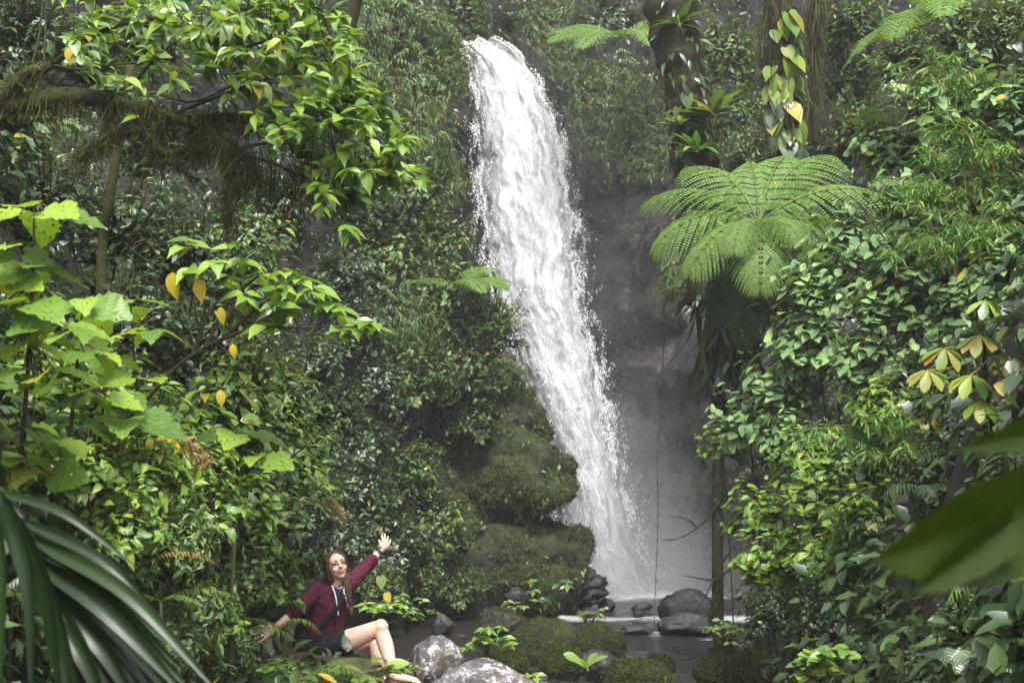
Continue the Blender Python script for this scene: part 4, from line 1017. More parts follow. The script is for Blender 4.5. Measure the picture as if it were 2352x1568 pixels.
# ================================================================ the mossy tree whose branch hangs over the left bank
mt = empty('mossy_tree', (W(-160, 400, 9.2).x, 9.2, 0)); M0 = np.array(mt.location)
tag(mt, 'moss hung tree reaching from the left edge with bright green leaves', 'tree')
def limb(pts, r0, r1, mat='moss_branch', name='limb', n=30, sides=9, lump=.25):
    P = [W(*p) for p in pts]; return trunk_between(mt, P, r0, r1, mat, name, lump, n, sides, off=M0), spline(P, n)
gz = floor_z(M0[0], 9.2)
P0 = [Vector((M0[0] - .05, 9.3, gz - .2)), W(-150, 700, 9.3), W(-110, 420, 9.25), W(-40, 260, 9.2)]
trunk_between(mt, P0, .13, .10, 'moss_branch', 'trunk', .2, 24, 10, off=M0)
LIMBS = []
for pts, r0, r1 in [
    ([(-40, 260, 9.2), (60, 235, 9.1), (180, 222, 9.0), (300, 245, 8.9), (380, 265, 8.8), (470, 300, 8.7), (530, 345, 8.6), (580, 400, 8.6)], .085, .03),
    ([(-60, 300, 9.2), (20, 220, 9.1), (60, 170, 9.0), (120, 150, 9.0)], .07, .05),
    ([(300, 250, 8.9), (250, 310, 8.85), (180, 365, 8.8)], .055, .045),
    ([(310, 250, 8.85), (330, 300, 8.8), (375, 352, 8.75), (430, 345, 8.7), (462, 342, 8.7)], .04, .022),
    ([(500, 320, 8.65), (540, 380, 8.6), (520, 450, 8.6), (530, 520, 8.6)], .035, .012),
    ([(440, 280, 8.75), (520, 268, 8.7), (580, 285, 8.6)], .035, .02)]:
    LIMBS.append(limb(pts, r0 * .72, r1 * .75, lump=.6)[1])
for pts, r0 in [
    ([(120, 150, 9.0), (200, 90, 8.9), (300, 50, 8.8), (380, 48, 8.7), (470, 70, 8.6), (560, 110, 8.5)], .022), ([(120, 150, 9.0), (180, 160, 8.9), (260, 150, 8.9), (400, 135, 8.7)], .014),
    ([(300, 200, 8.9), (360, 130, 8.8), (430, 80, 8.7), (500, 30, 8.6)], .015), ([(200, 215, 9.0), (320, 205, 8.9), (440, 235, 8.7), (560, 190, 8.6), (700, 200, 8.5)], .013),
    ([(380, 270, 8.8), (520, 215, 8.6), (640, 170, 8.5), (760, 120, 8.4)], .014), ([(470, 300, 8.7), (620, 290, 8.6), (760, 250, 8.5), (860, 230, 8.4)], .014),
    ([(520, 345, 8.6), (660, 330, 8.5), (800, 390, 8.4), (900, 400, 8.4)], .013), ([(540, 350, 8.6), (640, 380, 8.5), (740, 430, 8.4), (800, 460, 8.4)], .012),
    ([(100, 155, 9.0), (105, 60, 9.0), (108, -40, 9.0)], .012), ([(70, 165, 9.0), (90, 80, 9.0), (100, -30, 9.0)], .011),
    ([(560, 110, 8.5), (680, 80, 8.4), (790, 90, 8.4)], .01), ([(500, 30, 8.6), (640, 10, 8.5), (740, 20, 8.4)], .01), ([(580, 400, 8.6), (640, 440, 8.5), (760, 500, 8.4)], .012)]:
    LIMBS.append(limb(pts, r0, .004, 'bark', 'branch', 24, 5, .1)[1])
def in_poly(x, y, poly):
    c = False; j = len(poly) - 1
    for i in range(len(poly)):
        (xi, yi), (xj, yj) = poly[i], poly[j]
        if (yi > y) != (yj > y) and x < (xj - xi) * (y - yi) / (yj - yi) + xi: c = not c
        j = i
    return c
def canopy():
    rg = np.random.default_rng(12); allp = np.concatenate(LIMBS); P = []; D = []; U = []; S = []; tw = MB()
    zones = [([(420, -60), (790, -60), (810, 90), (800, 150), (860, 190), (930, 310), (965, 360), (960, 430), (880, 430), (800, 470), (800, 530), (740, 500), (700, 420), (640, 330), (560, 260), (470, 190), (430, 90)], 300),
             ([(90, -40), (420, -40), (440, 200), (260, 210), (130, 120)], 40)]
    for poly, n in zones:
        k = 0
        while k < n:
            x, y = rg.uniform(60, 1000), rg.uniform(-60, 560)
            if not in_poly(x, y, poly): continue
            k += 1
            e = np.array(W(x, y, 8.5 + rg.normal(0, .35))); d2 = ((allp - e) ** 2).sum(1) + 4 * np.maximum(0, allp[:, 0] - e[0] + .05) ** 2
            b = allp[np.argsort(d2)[rg.integers(0, 6)]]; md = (b + e) / 2 + np.array([0, 0, -.05]); tw.tube(spline([b - M0, md - M0, e - M0], 6), np.linspace(.005, .002, 6), 4, False)
            td = nrm(e - b + np.array([.05, -.02, .02])); side = nrm(np.cross(td, [0, 0, 1.0]))
            for q in range(7):
                t = rg.uniform(.35, 1) if q < 3 else 1.0
                p = b + (e - b) * t; a = rg.uniform(0, 6.28); lat = side * math.cos(a) + np.cross(side, td) * math.sin(a) * .5
                P.append(p - M0 + rg.normal(0, .01, 3)); D.append(td * .5 + lat + np.array([.1, -.1, -.45 * rg.random()])); U.append(np.array([0, -.25, .9]) + rg.normal(0, .28, 3)); S.append(.122 * rg.uniform(.6, 1.15))
    P = np.array(P); M = frames(np.array(D), np.array(U), np.array(S))
    link('twigs', tw.mesh('twigs', MAT['bark']), mt)['kind'] = 'stuff'
    add_leaves(mt, 'ovate', 'leaf_bright', P, M, 300, rg.permutation(len(P)))
canopy()
def pos_limb(rg):
    L = LIMBS[rg.choice(6, p=[.45, .1, .12, .13, .1, .1])]; p = L[rg.integers(0, len(L))]; return p - M0 + rg.normal(0, .03, 3) + np.array([0, 0, -.03])
strips(mt, 4200, pos_limb, .09, .8, 'hang_moss', 'hanging_moss', 9, .7)
strips(mt, 7000, lambda rg: pos_limb(rg) + np.array([0, 0, .035]), .05, 1.2, 'moss_leaf', 'moss_cushion', 19, 1.6, .25)
strips(mt, 700, lambda rg: LIMBS[0][int(abs(math.sin(rg.integers(0, 9) * 2.3)) * 29)] - M0 + rg.normal(0, .05, 3), .19, .5, 'moss_leaf', 'long_hanging_moss', 10, .3)
strips(mt, 450, lambda rg: np.array(W(rg.uniform(520, 800), 360 + rg.normal(40, 40), 8.5)) - M0, .16, .5, 'moss_leaf', 'trailing_moss', 11, .35)
# slim mossy trunk below the limb
st = empty('slim_trunk', (0, 0, 0)); b0 = W(250, 560, 10.6)
pts = [Vector((b0.x - .05, 10.7, floor_z(b0.x - .05, 10.7) - .1)), W(232, 620, 10.65), W(250, 470, 10.5), W(272, 330, 10.4), W(300, 150, 10.3)]
st.location = pts[0]; trunk_between(st, pts, .045, .03, 'moss_branch', 'trunk', .2, 24, 8, off=pts[0]); tag(st, 'slim mossy trunk standing behind the mossy limb', 'tree')
st.name = 'slim_tree'
def top_tree(pts, r0, r1, label):
    P = [W(*p) for p in pts]; r = empty('leaning_tree', P[0]); trunk_between(r, P, r0, r1, 'bark', 'trunk', .15, 20, 8, off=P[0]); tag(r, label, 'tree'); return r
top_tree([(770, 330, 20.5), (795, 90, 20.0), (835, -60, 19.6)], .12, .10, 'brown leaning tree trunk at the top between branch tips and cliff shrubs')

# ================================================================ long branch with yellow leaves, big-leaved stems
def stem_plant(name, label, cat, paths, mat='stem', r=.010):
    """paths: pixel paths of the stems"""
    P = [[W(*q) for q in p] for p in paths]; b = P[0][0]; root = empty(name, b); tag(root, label, cat); m = MB(); sp = []
    for p in P:
        s = spline(p, 18); sp.append(s); m.tube(s - np.array(b), np.linspace(r, r * .35, 18), 5)
    link('stem', m.mesh('stem', MAT[mat]), root); return root, sp, np.array(b)
pb, sp, b = stem_plant('long_leafy_branch', 'long slanting branch with bright leaves and a few hanging yellow leaves', 'branch',
    [[(300, 960, 8.2), (420, 830, 8.0), (560, 760, 7.9), (700, 752, 7.8), (830, 750, 7.7)], [(500, 790, 7.95), (600, 700, 7.9), (690, 655, 7.8)], [(560, 760, 7.9), (680, 700, 7.8), (770, 720, 7.7)], [(470, 800, 7.95), (530, 690, 7.95), (600, 630, 7.9)], [(440, 820, 8), (470, 720, 8), (440, 640, 8)]], 'bark', .014)
for s_ in (sp[0],):
    m = MB(); q = Vector(s_[0]); m.tube([(0, 0, 0), (-.15, .1, -.5), (-.3, .2, floor_z(q.x - .3, q.y + .2) - q.z - .1)], [.014, .02, .025], 6); link('stem', m.mesh('stem', MAT['bark']), pb)
def whorl(P, D, U, S, p, n, L, rg, tdir=(0.3, 0, .3), drop=.45):
    a0 = rg.uniform(0, 6.28)
    for k in range(n):
        a = a0 + k * 6.28 / n + rg.normal(0, .2); P.append(p + rg.normal(0, .012, 3)); D.append(np.array([math.cos(a), math.sin(a), 0]) + np.array(tdir) * .6 + np.array([0, 0, -drop * rg.uniform(.3, 1.3)])); U.append(np.array([0, -.35, .9]) + rg.normal(0, .25, 3)); S.append(L * rg.uniform(.7, 1.15))
rg = np.random.default_rng(33); P, D, U, S = [], [], [], []
for x, y, n in [(690, 640, 7), (720, 665, 5), (640, 660, 6), (600, 630, 6), (560, 600, 6), (520, 640, 5), (490, 600, 6), (440, 620, 6), (430, 560, 5), (760, 700, 7), (790, 720, 6), (700, 700, 5), (640, 700, 5), (850, 745, 7), (810, 745, 5), (780, 760, 4), (560, 680, 5), (610, 745, 4), (530, 560, 4), (660, 620, 5)]:
    whorl(P, D, U, S, np.array(W(x, y, 7.8 + rg.normal(0, .08))) - b, n, .15, rg)
P = np.array(P); add_leaves(pb, 'ovate', 'leaf_bright', P, frames(np.array(D), np.array(U), np.array(S)), 300)
for x, y, L in [(396, 625, .16), (457, 640, .14), (507, 705, .105), (535, 790, .085), (506, 895, .10), (158, 110, .11), (722, 80, .11), (460, 80, .09)]:
    o = bpy.data.objects.new('leaf', leaf_me('ovate', 1, 'leaf_yellow')); COL.objects.link(o); o.parent = pb; p = np.array(W(x, y, 7.75 if x < 700 and y > 300 else 8.5)) - b
    m4 = np.eye(4); m4[:3, :3] = frames(np.array([[.1, -.05, -1.0]]), np.array([[.2 * (x % 3 - 1), -1, .1]]), np.array([L]))[0]; m4[:3, 3] = p; o.matrix_basis = Matrix(m4.tolist()); o['label'] = 'hanging yellow leaf'
BIG = [('tall stem with big ragged toothed leaves at the left edge', [[(40, 1150, 6.4), (60, 900, 6.2), (75, 650, 6.0), (78, 470, 5.9)]], [(80, 480, 5, .21), (20, 570, 4, .20), (75, 610, 4, .20), (40, 700, 4, .22), (140, 740, 4, .2), (30, 780, 4, .2), (90, 850, 4, .2), (10, 640, 3, .22)]),
       ('stem with big insect-eaten leaves right of the tallest stem', [[(150, 1150, 7.0), (170, 900, 6.9), (190, 700, 6.8)]], [(190, 690, 5, .21), (140, 760, 4, .2), (210, 800, 4, .2), (100, 870, 4, .2), (220, 900, 4, .19)]),
       ('stem with big pale leaves below the hanging yellow leaves', [[(330, 1050, 7.6), (310, 850, 7.5), (300, 700, 7.4)]], [(300, 690, 4, .2), (340, 760, 4, .19), (250, 820, 4, .18), (330, 860, 4, .2), (290, 930, 4, .19)]),
       ('big-leaved plant beside the dried orange flower head', [[(540, 1200, 8.4), (545, 1080, 8.3), (540, 1000, 8.2)]], [(540, 995, 4, .24), (590, 1050, 4, .2), (490, 1030, 3, .2)]),
       ('big-leaved plant low at the left edge', [[(60, 1250, 6.6), (50, 1100, 6.5), (60, 980, 6.4)]], [(60, 980, 4, .22), (30, 1040, 4, .2), (120, 1010, 4, .2), (90, 1080, 4, .2)]),
       ('big-leaved plant between the light green shrubs', [[(210, 1150, 7.3), (230, 1000, 7.2), (240, 900, 7.1)]], [(240, 900, 4, .26), (200, 960, 4, .24), (280, 960, 3, .24)])]
for label, paths, wh in BIG:
    root, sp, b = stem_plant('big_leaved_plant', label, 'plant', paths, 'stem', .014); P, D, U, S = [], [], [], []
    m = MB(); q = Vector(b); m.tube([(0, 0, .02), (-.02, .03, (floor_z(q.x, q.y + .05) - q.z) / 2), (-.03, .05, min(-.05, floor_z(q.x, q.y + .05) - q.z - .1))], [.014, .015, .016], 5); link('stem', m.mesh('stem', MAT['stem']), root)
    Y0 = paths[0][-1][2]; pet = MB()
    for x, y, n, L in wh:
        c = np.array(W(x, y, Y0 + rg.normal(0, .05))); i = np.argmin(((sp[0] - c) ** 2).sum(1))
        k0 = len(P); whorl(P, D, U, S, c - b, n, L, rg, (0, -.3, .1), .3)
        for k in range(k0, len(P)):
            P[k] = P[k] + nrm(D[k]) * L * .3; pet = MB(); pet.tube([sp[0][i] - b, (sp[0][i] - b + P[k]) / 2 + [0, 0, .02], P[k]], .004, 4, False); link('leaf_stalk', pet.mesh('leaf_stalk', MAT['stem']), root)
    add_leaves(root, 'tooth', 'leaf_big', np.array(P), frames(np.array(D), np.array(U), np.array(S)), 60)
# dried flower heads with orange leaves
for px, py, Y, s, label in [(385, 1010, 7.6, 1.0, 'dried orange leaf rosette with a drooping tan flower spray'), (735, 1150, 11.9, .9, 'second dried flower spray with pale leaves, right of the first')]:
    c = np.array(W(px, py, Y)); root = empty('dried_flower_plant', c); tag(root, label, 'plant', 'dried flower plants'); rg2 = np.random.default_rng(px); P, D, U, S = [], [], [], []
    whorl(P, D, U, S, np.zeros(3), 9, .17 * s, rg2, (0, -.4, .3), .5); add_leaves(root, 'lance', 'leaf_yellow' if s == 1 else 'leaf_cecropia', np.array(P), frames(np.array(D), np.array(U), np.array(S)), 20)
    n = 500; t = rg2.random(n); P = np.stack([.05 + .16 * t * s + rg2.normal(0, .03, n) * t, -.05 + rg2.normal(0, .03, n) * t, .03 - .16 * t ** 1.4 * s + rg2.normal(0, .03, n) * (t + .2)], 1); m = MB()
    m.scatter(TM['lance_lo'][0], P, frames(np.tile([.6, 0, -.8], (n, 1)) + rg2.normal(0, .4, (n, 3)), rg2.normal(0, 1, (n, 3)), np.full(n, .035)))
    o = link('flower_spray', m.mesh('flower_spray', MAT['straw']), root); o['kind'] = 'stuff'
    m = MB(); gzz = floor_z(c[0], c[1] + .1); m.tube(spline([(0, 0, 0), (-.08, .04, (gzz - c[2]) * .5), (-.2, .1, gzz - c[2] - .1)], 8), .012, 5); link('stem', m.mesh('stem', MAT['bark']), root)

# ================================================================ hung trunks at the upper right, vine, dead twigs
def hung_trunk(name, label, pts, r0, r1, bumps):
    P = [W(*p) for p in pts]; root = empty(name, P[0]); tag(root, label, 'tree', 'epiphyte laden trunks'); trunk_between(root, P, r0, r1, 'bark_dark', 'trunk', .5, 40, 12, off=P[0]); return root, np.array(P[0]), spline(P, 40)
def climb(root, off, spl, n, kind, mat, L, seed, r=.16, hang=.9, nobj=120, t0=0.0, t1=1.0):
    rg = np.random.default_rng(seed); i = (rg.uniform(t0, t1, n) * (len(spl) - 1)).astype(int); a = rg.uniform(-2.6, .3, n)
    P = spl[i] - off + np.stack([np.cos(a) * r, np.sin(a) * r - .02, rg.normal(0, .05, n)], 1); D = np.stack([np.cos(a) * .4, np.sin(a) * .4, np.full(n, -hang)], 1) + rg.normal(0, .2, (n, 3)); U = np.stack([np.cos(a), np.sin(a) - .3, np.full(n, .5)], 1) + rg.normal(0, .2, (n, 3))
    add_leaves(root, kind, mat, P, frames(D, U, L * rg.uniform(.6, 1.2, n)), nobj)
h1, o1, s1 = hung_trunk('hung_tree', 'dark gnarled trunk with bromeliads rising behind the tree fern', [(1615, 700, 20.2), (1600, 420, 20.0), (1590, 300, 19.9), (1575, 180, 19.8), (1545, 60, 19.8), (1535, -80, 19.8)], .26, .36, 3)
climb(h1, o1, s1, 16, 'heart', 'leaf_philo', .22, 1, .32); climb(h1, o1, s1, 120, 'lance', 'leaf_dark', .22, 2, .33, .2, 60)
strips(h1, 700, lambda rg: s1[rg.integers(4, 40)] - o1 + rg.normal(0, .13, 3), .38, .45, 'hang_moss', 'hanging_roots', 3, .2)
h2, o2, s2 = hung_trunk('hung_tree', 'trunk clothed in heart-shaped climbing leaves right of the gnarled one', [(1815, 620, 19.4), (1805, 400, 19.2), (1795, 250, 19.1), (1790, 100, 19.0), (1785, -80, 19.0)], .13, .19, 3)
climb(h2, o2, s2, 46, 'heart', 'leaf_climb', .30, 4, .22, .9, 60, .3, .85); climb(h2, o2, s2, 40, 'heart', 'leaf_dark', .30, 5, .22, .9, 40, .2, .6)
strips(h2, 420, lambda rg: s2[rg.integers(10, 40)] - o2 + rg.normal(0, .16, 3), .6, .25, 'hang_moss', 'hanging_roots', 6, .1)
h3, o3, s3 = hung_trunk('hung_tree', 'thin dark root-hung stem right of the heart-leaved trunk', [(1870, 330, 20.4), (1868, 100, 20.2), (1875, -80, 20.0)], .05, .10, 3)
strips(h3, 260, lambda rg: s3[rg.integers(8, 40)] - o3 + rg.normal(0, .09, 3), .6, .3, 'hang_moss', 'hanging_roots', 7, .1)
for ht, ho, hs, rr in ((h1, o1, s1, .30), (h2, o2, s2, .17)):
    def on_bark(rg):
        a = rg.uniform(0, 6.28); return hs[rg.integers(0, 40)] - ho + np.array([math.cos(a) * rr * rg.uniform(.8, 1.15), math.sin(a) * rr, rg.normal(0, .05)])
    strips(ht, 3200, on_bark, .13, 1.0, 'moss_leaf', 'bark_moss', 13, .9, .7); strips(ht, 900, on_bark, .3, .5, 'hang_moss', 'bark_roots', 14, .25)
def bromeliad(px, py, Y, L, n, mat, label, seed):
    c = np.array(W(px, py, Y)); root = empty('bromeliad', c); tag(root, label, 'bromeliad', 'bromeliads on the trunks'); rg = np.random.default_rng(seed); a = rg.uniform(0, 6.28, n)
    D = np.stack([np.cos(a), np.sin(a) * .7 - .3, rg.uniform(-.1, 1.0, n)], 1); tm = 'lance'
    add_leaves(root, tm, mat, np.zeros((n, 3)) + D * .03, frames(D, np.tile([0, -.2, 1.0], (n, 1)), L * rg.uniform(.7, 1.2, n)), n)
bromeliad(1640, 265, 19.4, .62, 14, 'leaf_glossy', 'large strap-leaved bromeliad on the gnarled trunk', 1)
bromeliad(1600, 350, 19.5, .42, 18, 'leaf_bamboo', 'yellowish bromeliad low on the gnarled trunk', 2)
bromeliad(1560, 290, 19.5, .36, 10, 'leaf_bright', 'small bromeliad on the left side of the gnarled trunk', 3)
bromeliad(1775, 705, 16.0, .26, 16, 'leaf_bamboo', 'small pale bromeliad beside the hanging fern fronds', 4)
bromeliad(1560, 60, 19.4, .4, 14, 'leaf_far', 'dull bromeliad at the top of the gnarled trunk', 5)
def vine(pts, r, label, moss=260):
    P = [W(*p) for p in pts]; root = empty('hanging_vine', P[0]); tag(root, label, 'vine', 'vines over the pool'); o = np.array(P[0]); s = spline(P, 50); m = MB(); m.tube(s - o, np.linspace(r, r * .4, 50), 5); link('stem', m.mesh('stem', MAT['bark_dark']), root)
    if moss: strips(root, moss, lambda rg: s[int(rg.random() ** .8 * 44)] - o + rg.normal(0, .006, 3), .06, .7, 'hang_moss', 'vine_moss', 3, .7)
vine([(1625, 700, 16.7), (1560, 672, 16.7), (1527, 700, 16.7), (1524, 800, 16.7), (1521, 900, 16.7), (1510, 1050, 16.7), (1511, 1200, 16.7), (1504, 1380, 16.7), (1503, 1460, 16.7)], .007, 'long thin mossy vine hanging down to the stream', 420)
vine([(1640, 600, 17.6), (1636, 900, 17.6), (1648, 1150, 17.5), (1644, 1300, 17.5), (1645, 1470, 17.4)], .018, 'mossy stem hanging beside the tree fern trunk', 300)
def twigs(paths, label, Y):
    P = [[W(x, y, Y + dy) for x, y, dy in p] for p in paths]; root = empty('dead_branch', P[0][0]); tag(root, label, 'branch', 'dead twigs over the pool'); o = np.array(P[0][0])
    for p in P: s = spline(p, 14); m = MB(); m.tube(s - o, np.linspace(.014, .004, 14), 5); link('twig', m.mesh('twig', MAT['bark_dark']), root); strips(root, 24, lambda rg: s[rg.integers(0, 14)] - o, .07, .6, 'hang_moss', 'twig_moss', 3, .5)
twigs([[(1655, 1150, 0), (1610, 1205, 0), (1560, 1235, -.1), (1520, 1240, -.1)], [(1600, 1210, 0), (1575, 1190, 0), (1540, 1185, 0)]], 'bare crooked twig stretching left over the pool', 16.8)
twigs([[(1655, 1330, 0), (1620, 1330, 0), (1570, 1320, 0)], [(1650, 1310, 0), (1630, 1350, 0), (1600, 1400, 0)], [(1650, 1340, 0), (1635, 1380, 0), (1625, 1415, 0)]], 'forked bare twigs low beside the big boulder', 16.8)
twigs([[(1660, 1290, 0), (1700, 1230, 0), (1730, 1160, 0)], [(1670, 1200, 0), (1705, 1180, 0), (1745, 1140, 0)], [(1660, 1320, 0), (1690, 1290, 0), (1710, 1240, 0)], [(1670, 1100, 0), (1640, 1110, 0), (1590, 1120, 0)]], 'bare mossy twigs between the fern trunk and the light green shrub', 16.6)

# ================================================================ bamboo, hand-shaped leaves, low plants
def bamboo(px, py, Y, n, reach, label, seed, dirx=-1):
    rg = np.random.default_rng(seed); c = np.array(W(px, py, Y)); root = empty('bamboo', c); tag(root, label, 'bamboo', 'bamboo on the right bank'); m = MB(); P, D, U, S = [], [], [], []
    for k in range(n):
        dx = rg.normal(.55 * dirx, .5); h = reach * rg.uniform(.5, 1.1)
        p0 = np.array([rg.normal(0, .15), .3 + rg.normal(0, .1), -.5 * reach]); e = p0 + np.array([dx * h, -.3 * h + rg.normal(0, .15), h * rg.uniform(.4, 1.1)]); md = (p0 + e) / 2 + np.array([-.15 * dx * h, 0, .28 * h])
        s = spline([p0, md, e], 14); m.tube(s, np.linspace(.006, .002, 14), 4, False)
        for j in range(4, 14):
            for q in range(5):
                a = rg.uniform(0, 6.28); P.append(s[j] + rg.normal(0, .03, 3)); D.append(np.array([math.cos(a) + .4 * dirx, math.sin(a) * .6 - .2, -.35 + rg.normal(0, .3)])); U.append(np.array([0, 0, 1]) + rg.normal(0, .3, 3)); S.append((.11 * rg.uniform(.6, 1.2) * .55, .11 * rg.uniform(.7, 1.3), .11))
    link('canes', m.mesh('canes', MAT['straw']), root)['kind'] = 'stuff'
    add_leaves(root, 'lance', 'leaf_bamboo', np.array(P), frames(np.array(D), np.array(U), np.array(S)), 0, lo_kind='lance_lo')
bamboo(2290, 330, 11.6, 16, .75, 'fine-leaved bamboo clump at the upper right edge', 1); bamboo(2200, 420, 12.4, 14, .6, 'fine-leaved bamboo clump in the upper grey green shrubs', 2)
bamboo(2320, 520, 11.0, 16, .7, 'fine-leaved bamboo clump at the right edge, level with the tree fern', 3); bamboo(2250, 180, 12.4, 12, .6, 'yellowish bamboo clump near the top right', 4)
bamboo(2080, 1000, 11.6, 12, .6, 'dry tan bamboo clump in the middle right', 5); bamboo(2180, 560, 11.8, 10, .5, 'small bamboo tuft in the middle of the grey green shrubs', 6); bamboo(2130, 1010, 10.8, 10, .5, 'dry bamboo tuft above the two grey spotted leaves', 7)
def hand_leaf(root, c, L, n, mat, tiltv, rg):
    for k in range(n):
        a = -2.5 + 5.0 * k / (n - 1); D = np.array([[math.sin(a), -math.cos(a) * .55, -.35 - .2 * math.cos(a)]]) + rg.normal(0, .06, (1, 3)); m4 = np.eye(4)
        m4[:3, :3] = frames(D, np.array([[0, -.35, .95]]), np.array([L * (1 - .06 * abs(a))]))[0]; m4[:3, 3] = c
        o = bpy.data.objects.new('leaflet', leaf_me('obov', 2, mat)); COL.objects.link(o); o.parent = root; o.matrix_basis = Matrix(m4.tolist())
cc = W(2275, 960, 8.6); ce = empty('hand_leaved_plant', cc); tag(ce, 'young tree with big hand-shaped yellow green leaves on the right', 'tree'); c0 = np.array(cc); rg = np.random.default_rng(5)
sp_ = spline([np.array([.05, .1, floor_z(cc.x + .05, 8.7) - cc.z - .1]), (0.02, .02, -.1), W(2262, 860, 8.6) - cc, W(2262, 700, 8.6) - cc], 20); m = MB(); m.tube(sp_, np.linspace(.022, .010, 20), 7); link('stem', m.mesh('stem', MAT['bark_dark']), ce)
for x, y, L, mt_ in [(2264, 690, .15, 'leaf_bright'), (2250, 770, .17, 'leaf_cecropia'), (2170, 800, .17, 'leaf_cecropia'), (2320, 820, .16, 'leaf_cecropia'), (2230, 860, .18, 'leaf_philo'), (2130, 850, .16, 'leaf_cecropia'), (2330, 880, .17, 'leaf_cecropia'), (2250, 920, .16, 'leaf_philo')]:
    p = np.array(W(x, y, 8.45 + rg.normal(0, .06))) - c0; hand_leaf(ce, p, L, 8, mt_, 0, rg); i = np.argmin(((sp_ - p) ** 2).sum(1)); m = MB(); m.tube([sp_[max(0, i - 2)], (sp_[i] + p) / 2 + [0, 0, .02], p], .005, 5); link('leaf_stalk', m.mesh('leaf_stalk', MAT['fern_rust']), ce)
def herb(px, py, Y, rpx, kind, mat, n, Lpx, label, name='small_plant', seed=1, gz=None, drop=.25, up=.4):
    """low plant: stems fan up from its base, whorls of leaves"""
    rg = np.random.default_rng(seed); b = W(px, py, Y)
    if gz is not None: b.z = gz
    root = empty(name, b); tag(root, label, 'plant', 'small plants by the stream'); r = rpx * Y / F; L = Lpx * Y / F; m = MB(); P, D, U, S = [], [], [], []
    for k in range(n):
        e = np.array([rg.normal(0, .5) * r, rg.normal(0, .35) * r, r * rg.uniform(.35, 1.3)]); m.tube(spline([(0, 0, -.03), e * .5 + [0, 0, .1 * r], e], 6), np.linspace(.006, .003, 6) * max(.5, Y / 14), 4, False); whorl(P, D, U, S, e, 5, L, rg, (0, -.2, up), drop)
    link('stem', m.mesh('stem', MAT['stem']), root)['kind'] = 'stuff'; add_leaves(root, kind, mat, np.array(P), frames(np.array(D), np.array(U), np.array(S)), 80)
herb(1345, 1545, 12.6, 22, 'obov', 'leaf_bright', 1, 60, 'pale green seedling with upright oval leaves at the bottom edge', 'seedling', 1, drop=-.5, up=.9)
herb(1120, 1520, 14.8, 60, 'ovate', 'leaf_bright', 16, 24, 'small leafy plant growing on the mossy stream boulder', seed=2); herb(1250, 1400, 23.6, 50, 'ovate', 'leaf_glossy', 8, 22, 'leggy little plant on the shore in front of the huge boulder', seed=3)
herb(1180, 1440, 22.0, 45, 'ovate', 'leaf_glossy', 12, 16, 'low plant behind the large mossy stream boulder', seed=4); herb(935, 1450, 15.6, 60, 'ovate', 'leaf_glossy', 22, 22, 'leafy plant on the far bank behind the knee', seed=5)
herb(885, 1580, 9.9, 45, 'heart', 'leaf_bright', 5, 38, 'plant with large light heart-shaped leaves in front of the shin', seed=6, up=.5); herb(795, 1580, 9.6, 42, 'heart', 'leaf_bright', 4, 40, 'plant with broad pale leaves in front of the shorts', seed=7)
herb(955, 1555, 10.6, 25, 'lance', 'leaf_bright', 3, 22, 'tiny sprig in front of the lichen boulder', seed=8); herb(1090, 1570, 13.2, 30, 'round', 'leaf_bright', 6, 20, 'small plant at the bottom edge beside the sloping lichen boulder', seed=9)
herb(1225, 1585, 12.8, 30, 'ovate', 'leaf_bright', 6, 22, 'small plant at the bottom edge left of the seedling', seed=10); herb(1680, 1500, 14.6, 55, 'ovate', 'leaf_glossy', 14, 22, 'small plant on top of the tall mossy boulder', seed=11)
herb(1880, 1575, 9.0, 60, 'tooth', 'leaf_bright', 16, 34, 'light green vine with lobed leaves at the bottom edge', seed=12); herb(2230, 1500, 6.8, 70, 'heart', 'leaf_glossy', 6, 60, 'plant with lobed climbing leaves near the bottom right corner', seed=13)
herb(1350, 1440, 21.6, 35, 'ovate', 'leaf_glossy', 10, 13, 'tiny plants on the crest of the large mossy stream boulder', seed=14); herb(640, 1580, 9.0, 50, 'ovate', 'leaf_bright', 10, 30, 'leafy weed on the brown rock at the bottom edge', seed=15)
herb(480, 1560, 8.4, 60, 'lance', 'leaf_glossy', 14, 34, 'weed beside the tip of the palm frond', seed=16); herb(860, 1440, 14.0, 45, 'ovate', 'leaf_bright', 10, 24, 'light green plant right behind the back of the person', seed=17)
def lone_leaf(px, py, Y, L, kind, mat, label, D, U):
    p = W(px, py, Y); root = empty('drooping_leaf_plant', p); tag(root, label, 'leaf'); add_leaves(root, kind, mat, np.zeros((1, 3)), frames(np.array([D]), np.array([U]), np.array([L])), 1)
    m = MB(); m.tube([(0, 0, 0), (.03, .12, .03), (.05, .4, -.02)], .004, 5); link('leaf_stalk', m.mesh('leaf_stalk', MAT['stem']), root)
lone_leaf(875, 1325, 20.6, .19, 'heart', 'leaf_glossy', 'round green leaf hanging beside the sleeve', (.1, -.2, -1), (.1, -1, .3)); lone_leaf(888, 1360, 20.6, .16, 'round', 'leaf_yellow', 'yellow leaf hanging right of the braid', (.2, -.1, -1), (.1, -1, .3)); lone_leaf(730, 1545, 9.2, .16, 'lance', 'leaf_yellow', 'orange curled leaf on the fern in front of the rock', (1, -.3, -.35), (0, -.5, 1))

